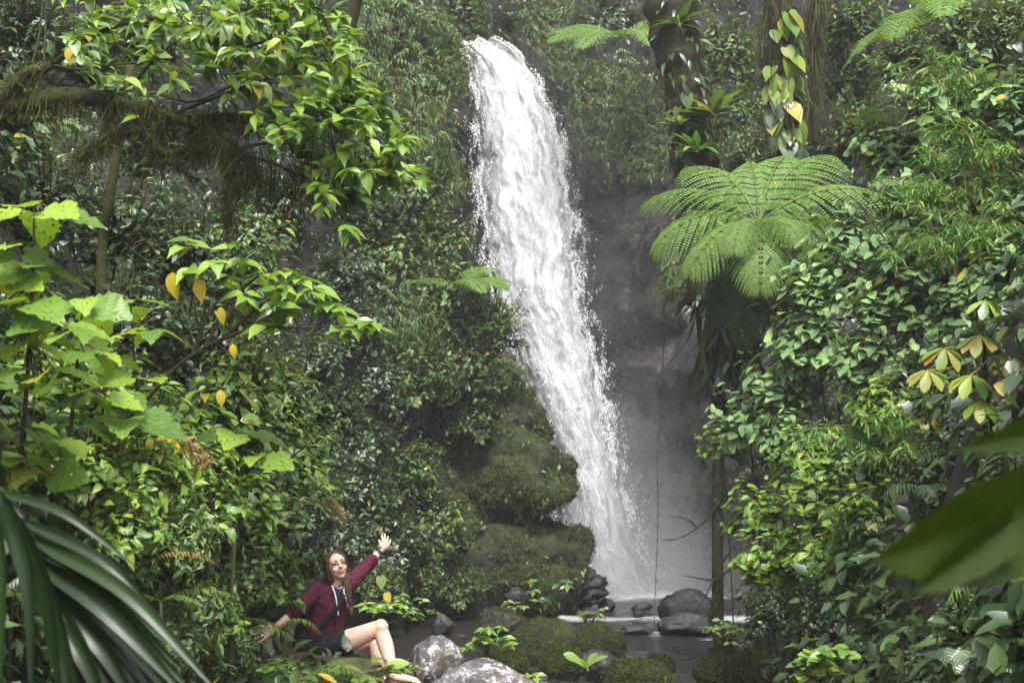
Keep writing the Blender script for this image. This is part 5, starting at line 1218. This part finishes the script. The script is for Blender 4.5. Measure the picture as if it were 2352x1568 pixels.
# ================================================================ right in front of the camera
def palm():
    KP = 1.5
    b = W(-330, 1240, 2.25 * KP); root = empty('palm_frond', b); tag(root, 'dark glossy palm frond close to the camera at the bottom left', 'palm'); b0 = np.array(b)
    rach = spline([W(-330, 1240, 2.25 * KP), W(-150, 1110, 2.2 * KP), W(-10, 1125, 2.13 * KP), W(70, 1230, 2.1 * KP), W(105, 1330, 2.08 * KP), W(120, 1440, 2.06 * KP)], 40); m = MB(); m.tube(rach - b0, np.linspace(.016, .007, 40), 7); link('midrib', m.mesh('midrib', MAT['palm']), root)
    LF = [((-10, 1128), (150, 1182), (318, 1305), 17, 2.12, 2.06), ((40, 1190), (240, 1290), (372, 1420), 20, 2.10, 2.02), ((70, 1235), (300, 1370), (512, 1600), 26, 2.09, 1.96), ((60, 1225), (210, 1290), (350, 1410), 30, 2.12, 2.08), ((85, 1270), (250, 1380), (420, 1540), 32, 2.13, 2.08),
            ((90, 1290), (260, 1420), (450, 1620), 30, 2.09, 2.0), ((100, 1320), (260, 1460), (390, 1640), 34, 2.12, 2.06), ((105, 1345), (230, 1480), (330, 1650), 34, 2.1, 2.04), ((110, 1370), (190, 1500), (260, 1660), 36, 2.09, 2.03), ((115, 1400), (150, 1520), (190, 1660), 36, 2.07, 2.02), ((80, 1260), (190, 1400), (300, 1600), 30, 2.14, 2.12),
            ((-30, 1122), (10, 1330), (0, 1660), 34, 2.08, 1.95), ((0, 1130), (70, 1330), (75, 1660), 34, 2.07, 1.93), ((25, 1165), (110, 1370), (150, 1660), 32, 2.06, 1.96), ((-70, 1120), (-50, 1330), (-60, 1640), 34, 2.1, 1.97), ((45, 1195), (130, 1400), (205, 1660), 30, 2.07, 2.0), ((-110, 1115), (-110, 1320), (-130, 1640), 34, 2.12, 2.0)]
    mixp = lambda a, b: tuple((i + j) / 2 for i, j in zip(a, b))
    LF += [(mixp(a[0], b_[0]), mixp(a[1], b_[1]), tuple(v + 14 for v in mixp(a[2], b_[2])), (a[3] + b_[3]) / 2, (a[4] + b_[4]) / 2 + .02, (a[5] + b_[5]) / 2 + .02) for a, b_ in zip(LF[2:9], LF[3:10])]
    for k, (p0, p1, p2, wd, y0, y1) in enumerate(LF):
        wd *= .66 if k < 10 or k > 16 else .8
        C = spline([W(*p0, y0 * KP), W(*p1, ((y0 + y1) / 2 - .02) * KP), W(*p2, y1 * KP)], 22); tg = nrm(np.gradient(C, axis=0)); V = []; U = []; T = []
        nv = nrm(np.array([-.8 if 10 < k < 17 else -.35, -.75, .55])); 
        for i in range(22):
            t = i / 21; w = wd * 2.1 * KP / F * (min(1, .25 + t * 5) * (1 - t ** 3) + .02); lat = nrm(np.cross(tg[i], nv)); up = np.cross(lat, tg[i])
            for f in (-1, -.5, 0, .5, 1): V.append(C[i] - b0 + lat * f * w + up * (.42 * abs(f) * w)); U.append((.5 + .5 * f, t * 3))
        for i in range(21):
            for j in range(4): a_ = i * 5 + j; T += [(a_, a_ + 1, a_ + 6), (a_, a_ + 6, a_ + 5)]
        link('leaflet', mesh_np('leaflet', V, T, U, True, MAT['palm']), root)
palm()
def big_blade(label, mid, wl, wr, Y, Y1, name='broad_leaf', lab2=None, wavy=.03):
    """a broad leaf by its midrib pixels and its half widths in pixels above and below"""
    P = spline([W(x, y, Y + (Y1 - Y) * i / (len(mid) - 1)) for i, (x, y) in enumerate(mid)], 40); b = P[0]; root = empty(name, b); tag(root, label, 'leaf', 'blurred leaves close to the camera')
    V, U, T = [], [], []; tg = nrm(np.gradient(P, axis=0)); wL = np.interp(np.linspace(0, 1, 40), np.linspace(0, 1, len(wl)), wl) * Y / F; wR = np.interp(np.linspace(0, 1, 40), np.linspace(0, 1, len(wr)), wr) * Y / F
    for i in range(40):
        up = np.array([0, -.25, .97]); lat = nrm(up - tg[i] * (up @ tg[i]))
        for j in range(-5, 6):
            f = j / 5; w = wL[i] if f > 0 else wR[i]; z = -.10 * abs(f) * w * 1.2 + wavy * w * math.sin(i * .55 + f * 2); V.append(P[i] - b + lat * f * w + np.array([0, -.5 * abs(f) * w - z * .3, z])); U.append((.5 + f * .5, i / 39 * 2.2))
    for i in range(39):
        for j in range(10):
            a = i * 11 + j; T += [(a, a + 1, a + 12), (a, a + 12, a + 11)]
    link('blade', mesh_np('blade', V, T, U, True, MAT['banana']), root); m = MB(); m.tube(P - b + np.array([0, .004, -.003]), np.linspace(.006, .0015, 40), 6); link('midrib', m.mesh('midrib', MAT['banana']), root); return root
big_blade('big blurred green leaf close to the camera on the right', [(2560, 1110), (2400, 1150), (2240, 1205), (2110, 1250), (2010, 1290)], [130, 125, 115, 70, 2], [150, 140, 125, 70, 2], 1.35, 1.2)
big_blade('small blurred leaf tip above the big one at the right edge', [(2560, 960), (2420, 985), (2300, 1010), (2190, 1035)], [60, 55, 34, 2], [60, 48, 26, 2], 1.5, 1.4)
big_blade('lower lobe of blurred leaf under the big one', [(2330, 1200), (2240, 1265), (2160, 1320), (2100, 1360)], [60, 60, 45, 2], [60, 55, 36, 2], 1.27, 1.22)
# dark feather-cut leaves and red flower behind the big leaf
for px, py, Y, lab in [(2120, 1120, 9.6, 'dark feather-cut fern behind the tip of the big blurred leaf'), (2200, 1040, 9.8, 'dark feather-cut fern beside the small red flower')]:
    r = empty('feather_fern', W(px, py, Y)); tag(r, lab, 'fern', 'dark feather ferns')
    for dx, dy, L in [(-.9, -.3, .38), (.8, -.4, .38), (-.2, -1, .34)]: frond(r, aim(dx, dy), L=L, e0=.4, e1=-.9, pairs=13, wid=.34, mat='fern_old', simple=True)
# ================================================================ the person
PY = 10.75
pp = lambda x, y, d=0.0: np.array(W(x, y, PY + d))
MAT['skin'] = plain('skin', (.74, .47, .37), .45, .4, .15, 90, Subsurface_Weight=.12)
MAT['hoodie'] = plain('hoodie_cloth', (.075, .014, .028), .85, .2, .5, 120)
MAT['hood_dark'] = plain('shirt_cloth', (.05, .04, .10), .85, .2)
MAT['black_cloth'] = plain('black_cloth', (.010, .011, .016), .7, .3, .4, 90)
MAT['hair'] = plain('hair', (.085, .045, .025), .5, .4, .9, 260)
MAT['hair_tip'] = plain('hair_tip', (.22, .11, .05), .5, .4, .9, 260)
MAT['white'] = plain('white_cord', (.8, .8, .8), .5, .4)
MAT['tooth'] = plain('tooth', (.62, .58, .52), .4, .4)
MAT['shirt_rim'] = plain('shirt_rim', (.42, .38, .48), .8, .2)
MAT['lip'] = plain('lip', (.42, .14, .11), .45, .4)
MAT['eye'] = plain('eye', (.035, .02, .015), .3, .5)
MAT['orange'] = plain('orange_band', (.85, .16, .02), .4, .4)
MAT['teal'] = plain('teal_band', (.01, .16, .18), .5, .4)
MAT['rubber'] = plain('black_rubber', (.012, .012, .018), .4, .5)
def ball(m, c, r, rot=None, n=18):
    V = []; T = []
    for i in range(n + 1):
        th = math.pi * i / n
        for j in range(2 * n):
            a = math.pi * j / n; v = Vector((r[0] * math.sin(th) * math.cos(a), r[1] * math.sin(th) * math.sin(a), r[2] * math.cos(th)))
            if rot is not None: v = rot @ v
            V.append(np.array(c) + np.array(v))
    w = 2 * n
    for i in range(n):
        for j in range(w):
            a = i * w + j; b = i * w + (j + 1) % w; T += [(a, b + w, b), (a, a + w, b + w)]
    m.add(V, T)
def chain(m, pts, rr, sides=14, n=None):
    """rounded tapering limb through pts"""
    n = n or len(pts) * 8; P = spline(pts, n); r = np.interp(np.linspace(0, 1, n), np.linspace(0, 1, len(rr)), rr); m.tube(P, r, sides); ball(m, P[0], (r[0],) * 3, n=10); ball(m, P[-1], (r[-1],) * 3, n=10)
def loft(m, rings, n=40, sides=24):
    """rings: (centre, half width, half depth, yaw); closed tube with elliptic cross-sections"""
    C = spline([r[0] for r in rings], n); u = np.linspace(0, 1, n); k = np.linspace(0, 1, len(rings)); wx = np.interp(u, k, [r[1] for r in rings]); wy = np.interp(u, k, [r[2] for r in rings]); yw = np.interp(u, k, [r[3] for r in rings])
    tg = nrm(np.gradient(C, axis=0)); V = []; T = []
    for i in range(n):
        x = np.array([math.cos(yw[i]), math.sin(yw[i]), 0]); x = nrm(x - tg[i] * (x @ tg[i])); y = np.cross(tg[i], x); a = np.arange(sides) * 2 * math.pi / sides
        V.append(C[i] + wx[i] * np.cos(a)[:, None] * x + wy[i] * np.sin(a)[:, None] * y)
    V = np.concatenate(V + [C[:1], C[-1:]])
    for i in range(n - 1):
        for j in range(sides):
            a, b = i * sides + j, i * sides + (j + 1) % sides; T += [(a, b, b + sides), (a, b + sides, a + sides)]
    for j in range(sides): T += [(n * sides, (j + 1) % sides, j), (n * sides + 1, (n - 1) * sides + j, (n - 1) * sides + (j + 1) % sides)]
    m.add(V, T)
def fuse(name, m, voxel, mat, origin, smooth=3, wrinkle=0.0, wsc=18):
    me = bpy.data.meshes.new('tmp'); V = np.concatenate(m.V) - origin; me = mesh_np('tmp', V, np.concatenate(m.T)); ob = bpy.data.objects.new('tmp', me); COL.objects.link(ob)
    md = ob.modifiers.new('r', 'REMESH'); md.mode = 'VOXEL'; md.voxel_size = voxel; md.use_smooth_shade = True
    if smooth: s = ob.modifiers.new('s', 'SMOOTH'); s.factor = .5; s.iterations = smooth
    dg = bpy.context.evaluated_depsgraph_get(); out = bpy.data.meshes.new_from_object(ob.evaluated_get(dg)); bpy.data.objects.remove(ob); out.name = name
    if wrinkle:
        no = [v.normal.copy() for v in out.vertices]
        for v, q in zip(out.vertices, no):
            p = v.co; f = mnoise.noise(Vector((p.x * 6, p.y * 6, p.z * wsc)) + mnoise.noise_vector(p * 9) * .6); v.co = p + q * wrinkle * (abs(f) * 1.6 - .5 + .5 * mnoise.noise(p * 30))
    out.materials.clear(); out.materials.append(mat)
    for p in out.polygons: p.use_smooth = True
    return out
hip = pp(742, 1478); person = empty('person', hip); O = np.array(hip)
tag(person, 'woman in maroon hoodie and black shorts sitting on a rock with arms spread wide', 'person')
YAW = .35
head_c = pp(772, 1300, -.02); HR = Matrix.Rotation(rad(-13), 3, 'Y') @ Matrix.Rotation(rad(27), 3, 'Z') @ Matrix.Rotation(rad(-10), 3, 'X')
hp = lambda x, y, z: head_c + np.array(HR @ Vector((x, y, z)))
# joints
shR, elR, wrR = pp(726, 1356, -.05), pp(684, 1398, -.22), pp(631, 1442, -.30)          # her right arm, reaching to the side
shL, elL, wrL = pp(800, 1342, .06), pp(831, 1311, .27), pp(873, 1265, .36)             # her left arm, raised
knee, ank = pp(872, 1441, -.16), pp(902, 1540, -.30)
b = MB()
# head and neck
ball(b, hp(0, .012, .026), (.074, .092, .086), HR); ball(b, hp(0, -.020, -.040), (.058, .066, .066), HR); ball(b, hp(0, -.062, -.088), (.026, .022, .020), HR); ball(b, hp(0, -.040, .035), (.062, .050, .052), HR)
for s in (-1, 1):
    ball(b, hp(s * .036, -.062, -.030), (.024, .022, .022), HR); ball(b, hp(s * .074, .012, -.008), (.010, .018, .030), HR); ball(b, hp(s * .028, -.078, .022), (.026, .012, .009), HR); ball(b, hp(s * .014, -.096, -.026), (.009, .010, .008), HR)
chain(b, [hp(0, -.084, .012), hp(0, -.098, -.008), hp(0, -.106, -.022)], [.008, .010, .012], 10)
chain(b, [hp(-.026, -.080, -.052), hp(0, -.090, -.060), hp(.026, -.080, -.052)], [.006, .009, .006], 8)
chain(b, [hp(0, .01, -.05), pp(774, 1338, .0), pp(768, 1360, .01)], [.054, .050, .058])
# trunk of the body under the clothes, arms, legs
loft(b, [(pp(741, 1492), .13, .10, YAW), (pp(744, 1450), .115, .085, YAW), (pp(756, 1400), .125, .095, YAW), (pp(763, 1362), .12, .08, YAW), (pp(768, 1350), .06, .06, YAW)])
chain(b, [shR, elR, wrR], [.05, .040, .026]); chain(b, [shL, elL, wrL], [.05, .040, .026])
chain(b, [pp(752, 1482, -.06), pp(800, 1470, -.11), knee], [.095, .086, .060], 18); chain(b, [knee, pp(886, 1482, -.20), ank], [.058, .060, .034], 18); ball(b, knee + np.array([.01, -.012, .006]), (.056, .056, .060))
chain(b, [pp(752, 1488, .08), pp(800, 1482, .12), pp(858, 1464, .16)], [.09, .08, .056], 16); chain(b, [pp(858, 1464, .16), pp(868, 1505, .12), pp(872, 1556, .06)], [.056, .056, .034], 16)
ft = pp(955, 1562, -.34); chain(b, [ank + np.array([-.015, .0, -.02]), ank + np.array([.045, -.005, -.045]), ft], [.036, .034, .022], 14); ball(b, ank + np.array([-.018, .01, -.04]), (.032, .03, .028))
for k in range(5): chain(b, [ft + np.array([-.02, .03 - .016 * k, .0]), ft + np.array([.03 - .006 * abs(k - 3), .032 - .018 * k, -.008])], [.011, .009], 8)
chain(b, [pp(872, 1556, .06), pp(900, 1572, .02)], [.034, .024], 12)
def hand(m, wr, pal, tips, thumb, rad_=.0085):
    """palm from the wrist, four fingers with a bend, a thumb that leaves the side of the palm"""
    d = nrm(pal - wr); chain(m, [wr, wr + (pal - wr) * .5], [.026, .028], 12); kn = [pal + (np.array(t[0]) - pal) * .0 for t in tips]
    side = nrm(np.array(tips[-1][0]) - np.array(tips[0][0])); side = nrm(side - d * (side @ d)); nrmv = np.cross(d, side)
    R3 = Matrix(np.stack([side, d, nrmv], 1).tolist()); ball(m, (wr * .35 + pal * .65), (.038, .048, .016), R3)
    for k, (tip, bend) in enumerate(tips):
        base = pal + side * (-.029 + .0195 * k) + d * .004; tip = np.array(tip); mid = base * .5 + tip * .5 + nrmv * bend; chain(m, [wr * .4 + base * .6, base, mid, tip], [.011, .0105, rad_ + .0005, rad_ - .0015], 10, 24)
    tb = wr * .6 + pal * .4 + side * -.030; chain(m, [wr * .8 + pal * .2, tb, np.array(thumb[0]), np.array(thumb[1])], [.015, .014, .011, .009], 10, 24)
pR = pp(611, 1451, -.33); hand(b, wrR, pR, [(pp(584, 1449, -.36), .006), (pp(580, 1457, -.36), .006), (pp(585, 1466, -.36), .006), (pp(595, 1474, -.35), .008)], (pp(612, 1440, -.36), pp(596, 1436, -.38)))
pL = pp(884, 1249, .37); hand(b, wrL, pL, [(pp(877, 1228, .36), -.004), (pp(884, 1226, .37), -.004), (pp(891, 1232, .38), -.006), (pp(897, 1240, .39), -.008)], (pp(874, 1254, .33), pp(871, 1241, .33)))
body = link('body', fuse('body', b, .0042, MAT['skin'], O, 2), person)
# hoodie
h = MB()
loft(h, [(pp(743, 1462), .142, .108, YAW), (pp(744, 1446), .150, .118, YAW), (pp(749, 1420), .138, .118, YAW), (pp(757, 1388), .145, .124, YAW), (pp(763, 1362, .01), .128, .10, YAW), (pp(767, 1349, .02), .085, .075, YAW)], 50, 30)
chain(h, [shR + np.array([.03, .01, -.01]), shR, elR * .5 + shR * .5, elR, elR * .72 + wrR * .28], [.07, .070, .063, .058, .050], 18, 50); chain(h, [shL + np.array([-.05, -.02, -.02]), shL, elL * .5 + shL * .5, elL, elL * .45 + wrL * .55], [.072, .070, .064, .060, .052], 18, 50)
for k, (a_, b_) in enumerate([(elL * .52 + wrL * .48, elL * .44 + wrL * .56), (elR * .78 + wrR * .22, elR * .70 + wrR * .30)]): chain(h, [a_, b_], [.052, .050], 18, 10)
hood = [pp(741, 1352, -.07), pp(735, 1346, .03), pp(750, 1338, .10), pp(780, 1338, .12), pp(798, 1342, .05), pp(796, 1350, -.05)]; chain(h, hood, [.020, .034, .040, .040, .034, .018], 16, 60)
link('hoodie', fuse('hoodie', h, .0062, MAT['hoodie'], O, 3, .007), person)
# collar opening with the shirt, drawstrings
s = MB(); ball(s, pp(779, 1357, -.095), (.036, .022, .045), Matrix.Rotation(.3, 3, 'Y')); link('shirt', fuse('shirt', s, .006, MAT['hood_dark'], O, 2), person)
s = MB(); chain(s, [pp(771, 1346, -.10), pp(780, 1351, -.118), pp(788, 1345, -.09)], [.004, .005, .004], 8); link('shirt_collar', s.mesh('shirt_collar', MAT['shirt_rim']), person).location = -O
for pts in ([pp(763, 1345, -.115), pp(770, 1365, -.135), pp(774, 1388, -.138), pp(777, 1411, -.132)], [pp(792, 1346, -.095), pp(790, 1358, -.118), pp(797, 1380, -.118), pp(799, 1392, -.112)]):
    s = MB(); chain(s, pts, [.0055, .0055], 8, 24); link('drawstring', s.mesh('drawstring', MAT['white']), person).location = -O
s = MB(); s.tube([pp(777, 1362, -.122), pp(774, 1400, -.136), pp(770, 1450, -.124)], .003, 6); link('zip', s.mesh('zip', MAT['rubber']), person).location = -O
# shorts
s = MB(); loft(s, [(pp(737, 1505, .02), .13, .12, YAW), (pp(741, 1485, .01), .145, .125, YAW), (pp(743, 1455), .137, .108, YAW)], 20, 26); chain(s, [pp(750, 1484, -.06), pp(775, 1479, -.085), pp(790, 1474, -.10)], [.106, .106, .102], 20, 24); chain(s, [pp(750, 1490, .08), pp(790, 1484, .11)], [.10, .096], 18, 20)
link('shorts', fuse('shorts', s, .007, MAT['black_cloth'], O, 3, .005), person)
# face
def face(name, m, mat): o = link(name, m.mesh(name, MAT[mat]), person); o.location = -O; return o
for sg in (-1, 1):
    m = MB(); chain(m, [hp(sg * .017, -.0855, .0035), hp(sg * .031, -.086, .0075), hp(sg * .045, -.0765, .002)], [.0022, .0042, .0018], 8); face('eye', m, 'eye')
    m = MB(); chain(m, [hp(sg * .012, -.093, .024), hp(sg * .030, -.0905, .0305), hp(sg * .050, -.076, .024)], [.0028, .0032, .0015], 8); face('eyebrow', m, 'hair')
m = MB(); chain(m, [hp(-.027, -.0815, -.046), hp(-.013, -.0955, -.0555), hp(.0, -.0985, -.058), hp(.013, -.0955, -.0555), hp(.027, -.0815, -.046)], [.0015, .004, .0048, .004, .0015], 8); face('teeth', m, 'tooth')
m = MB(); chain(m, [hp(-.031, -.079, -.0435), hp(-.014, -.0985, -.050), hp(0, -.103, -.0515), hp(.014, -.0985, -.050), hp(.031, -.079, -.0435)], [.0018, .0032, .0036, .0032, .0018], 8); face('upper_lip', m, 'lip')
m = MB(); chain(m, [hp(-.029, -.079, -.046), hp(-.014, -.095, -.0635), hp(0, -.0985, -.0675), hp(.014, -.095, -.0635), hp(.029, -.079, -.046)], [.0018, .0036, .0042, .0036, .0018], 8); face('lower_lip', m, 'lip')
# hair: parted cap, a lock down the neck, braid over her left shoulder
m = MB(); V = []; n = 26
for i in range(n + 1):
    th = math.pi * i / n
    for j in range(2 * n):
        a = math.pi * j / n; d = Vector((math.sin(th) * math.cos(a), math.sin(th) * math.sin(a), math.cos(th)))
        r = 1.0
        front = sstep(-.25, -.62, d.y) * sstep(.80, .60, d.z)                  # the face stays free
        front = max(front, sstep(-.55, -.75, d.z) * sstep(.2, -.2, d.y)); part = .03 * math.exp(-(d.x / .06) ** 2) * max(0, d.z)
        st_ = .016 * mnoise.noise(Vector((d.x * 9, a * 9, 0))); k = 1.09 - part + st_ - .30 * front
        V.append(hp(d.x * .078 * k, .014 + d.y * .095 * k, .024 + d.z * .092 * k - .014 * max(0, d.y) * (1 - d.z)))
T = []
for i in range(n):
    for j in range(2 * n):
        a = i * 2 * n + j; c = i * 2 * n + (j + 1) % (2 * n); T += [(a, c + 2 * n, c), (a, a + 2 * n, c + 2 * n)]
m.add(V, T)
for sg in (-1, 1): chain(m, [hp(sg * .035, -.055, .092), hp(sg * .066, -.038, .050), hp(sg * .076, -.012, .0), hp(sg * .070, .02, -.055)], [.012, .017, .018, .014], 10, 30)
chain(m, [hp(-.04, .06, -.04), hp(-.05, .03, -.085), pp(757, 1342, .04)], [.040, .036, .028], 12); chain(m, [hp(.05, .05, -.05), hp(.062, .01, -.10), pp(795, 1338, -.07)], [.034, .028, .024], 12)
hair = link('hair', m.mesh('hair', MAT['hair']), person); hair.location = -O
bp = spline([pp(794, 1334, -.08), pp(800, 1352, -.115), pp(803, 1375, -.12), pp(806, 1398, -.11)], 16)
br = MB()
for i, p in enumerate(bp[:-2]):
    sd = 1 if i % 2 else -1; ball(br, p + np.array([sd * .008, -.004, 0]), (.017 - .0004 * i, .017, .021), Matrix.Rotation(sd * .55, 3, 'Y'), 10)
o = link('braid', br.mesh('braid', MAT['hair']), person); o.location = -O
m = MB(); chain(m, [bp[-3], bp[-1], pp(807, 1412, -.10)], [.013, .019, .006], 10); o = link('braid_tail', m.mesh('braid_tail', MAT['hair_tip']), person); o.location = -O
# things she wears
def band(name, c, axis, r, w, mat, label, cat):
    c = np.array(c); a = nrm(axis); root = empty(name, c); m = MB(); x = nrm(np.cross(a, [0, 0, 1.0])); y = np.cross(a, x); V = []; T = []; n = 24
    for (rr, ww) in ((r, -w), (r + .003, -w), (r + .003, w), (r, w)):
        for j in range(n): t = j * 6.2832 / n; V.append(a * ww + rr * (math.cos(t) * x + math.sin(t) * y))
    for k in range(4):
        for j in range(n): p, q = k * n + j, k * n + (j + 1) % n; p2, q2 = ((k + 1) % 4) * n + j, ((k + 1) % 4) * n + (j + 1) % n; T += [(p, q, q2), (p, q2, p2)]
    m.add(V, T); link('strap', m.mesh('strap', MAT[mat], False), root); tag(root, label, cat); return root, a, x, y
dW = wrL - elL; r_, a_, x_, y_ = band('wristwatch', wrL - nrm(dW) * .012, dW, .0285, .009, 'rubber', 'black wristwatch on the raised wrist', 'watch')
m = MB(); ball(m, np.array([0, -.030, .0]), (.010, .004, .010)); link('dial', m.mesh('dial', MAT['eye']), r_)
r_, *_ = band('wristband', wrR - nrm(wrR - elR) * .004, wrR - elR, .0285, .011, 'orange', 'orange band on the outstretched right wrist', 'wristband')
r_, *_ = band('anklet', ank + np.array([0, 0, .012]), ank - knee, .036, .006, 'teal', 'teal anklet above the bare foot', 'anklet')
bagc = pp(700, 1462, .02); bag = empty('shoulder_bag', bagc); tag(bag, 'black shoulder bag hanging at her back', 'bag')
s = MB(); loft(s, [(pp(703, 1500, .02), .05, .07, .3), (pp(698, 1485, .02), .082, .10, .3), (pp(700, 1450, .02), .080, .10, .3), (pp(708, 1418, .03), .058, .08, .3), (pp(713, 1405, .03), .03, .05, .3)], 30, 22)
link('bag_body', fuse('bag_body', s, .008, MAT['black_cloth'], np.array(bagc), 3, .006), bag)
s = MB(); st_pts = spline([pp(712, 1440, -.10), pp(735, 1440, -.128), pp(757, 1418, -.140), pp(778, 1388, -.142), pp(790, 1360, -.118), pp(796, 1345, -.05), pp(790, 1338, .05)], 40)
for k in range(39): pass
wv = np.array([.0, 0, 1.0]); tgs = nrm(np.gradient(st_pts, axis=0)); lat = nrm(np.cross(tgs, [0, -1.0, 0])); V = np.concatenate([np.stack([st_pts[i] - lat[i] * .02, st_pts[i] + lat[i] * .02, st_pts[i] + lat[i] * .02 + [0, .006, 0], st_pts[i] - lat[i] * .02 + [0, .006, 0]]) for i in range(40)]) - np.array(bagc); T = []
for i in range(39):
    for j in range(4): a, c = i * 4 + j, i * 4 + (j + 1) % 4; T += [(a, c, c + 4), (a, c + 4, a + 4)]
s.add(V, T); link('bag_strap', s.mesh('bag_strap', MAT['black_cloth']), bag)
# ================================================================ the air
def volume_mat(name, col, dens, falloff=False):
    k = NT(name); p = k.n('ShaderNodeVolumePrincipled'); p.inputs['Color'].default_value = (*col, 1); p.inputs['Anisotropy'].default_value = 0.0
    p.inputs['Density'].default_value = dens
    if falloff:
        tc = k.n('ShaderNodeTexCoord'); ln = k.n('ShaderNodeVectorMath'); ln.operation = 'LENGTH'; k.l(tc.outputs['Object'], ln.inputs[0])
        nz = k.noise(tc.outputs['Object'], 1.6, 2, .5)
        d = k.ramp(k.math('SUBTRACT', k.math('ADD', ln.outputs['Value'], k.math('MULTIPLY', nz, .35)), .17), [(0, (1, 1, 1)), (.45, (.33, .33, .33)), (1, (0, 0, 0))])
        k.l(k.math('MULTIPLY', d, dens), p.inputs['Density'])
    k.l(p.outputs[0], k.out.inputs['Volume'])
    return k.m
def haze_box():
    bm = bmesh.new(); bmesh.ops.create_cube(bm, size=1)
    me = bpy.data.meshes.new('haze'); bm.to_mesh(me); bm.free()
    o = link('haze', me, mat=volume_mat('haze_air', (.93, .92, .97), .0011))
    o.scale = (130, 112, 42); o.location = (0, 38, 12); tag(o, 'thin pale spray haze filling the gorge', kind='stuff')
haze_box()
def mist(c, r, dens, label):
    bm = bmesh.new(); bmesh.ops.create_icosphere(bm, subdivisions=3, radius=1.02)
    me = bpy.data.meshes.new('mist'); bm.to_mesh(me); bm.free()
    o = link('mist', me, mat=volume_mat('mist_air', (.95, .94, .99), dens, True)); o.location = c; o.scale = r
    tag(o, label, kind='stuff')
mist((2.35, 28.7, .2), (1.9, 1.8, 4.2), .6, 'pale spray mist rising where the waterfall meets the pool')

mist((1.6, 29.6, 6.0), (3.4, 2.2, 7.5), .045, 'faint drifting spray beside the whole height of the waterfall')
mist((2.9, 28.4, .1), (2.7, 1.6, 1.9), .45, 'low white mist over the churning pool')
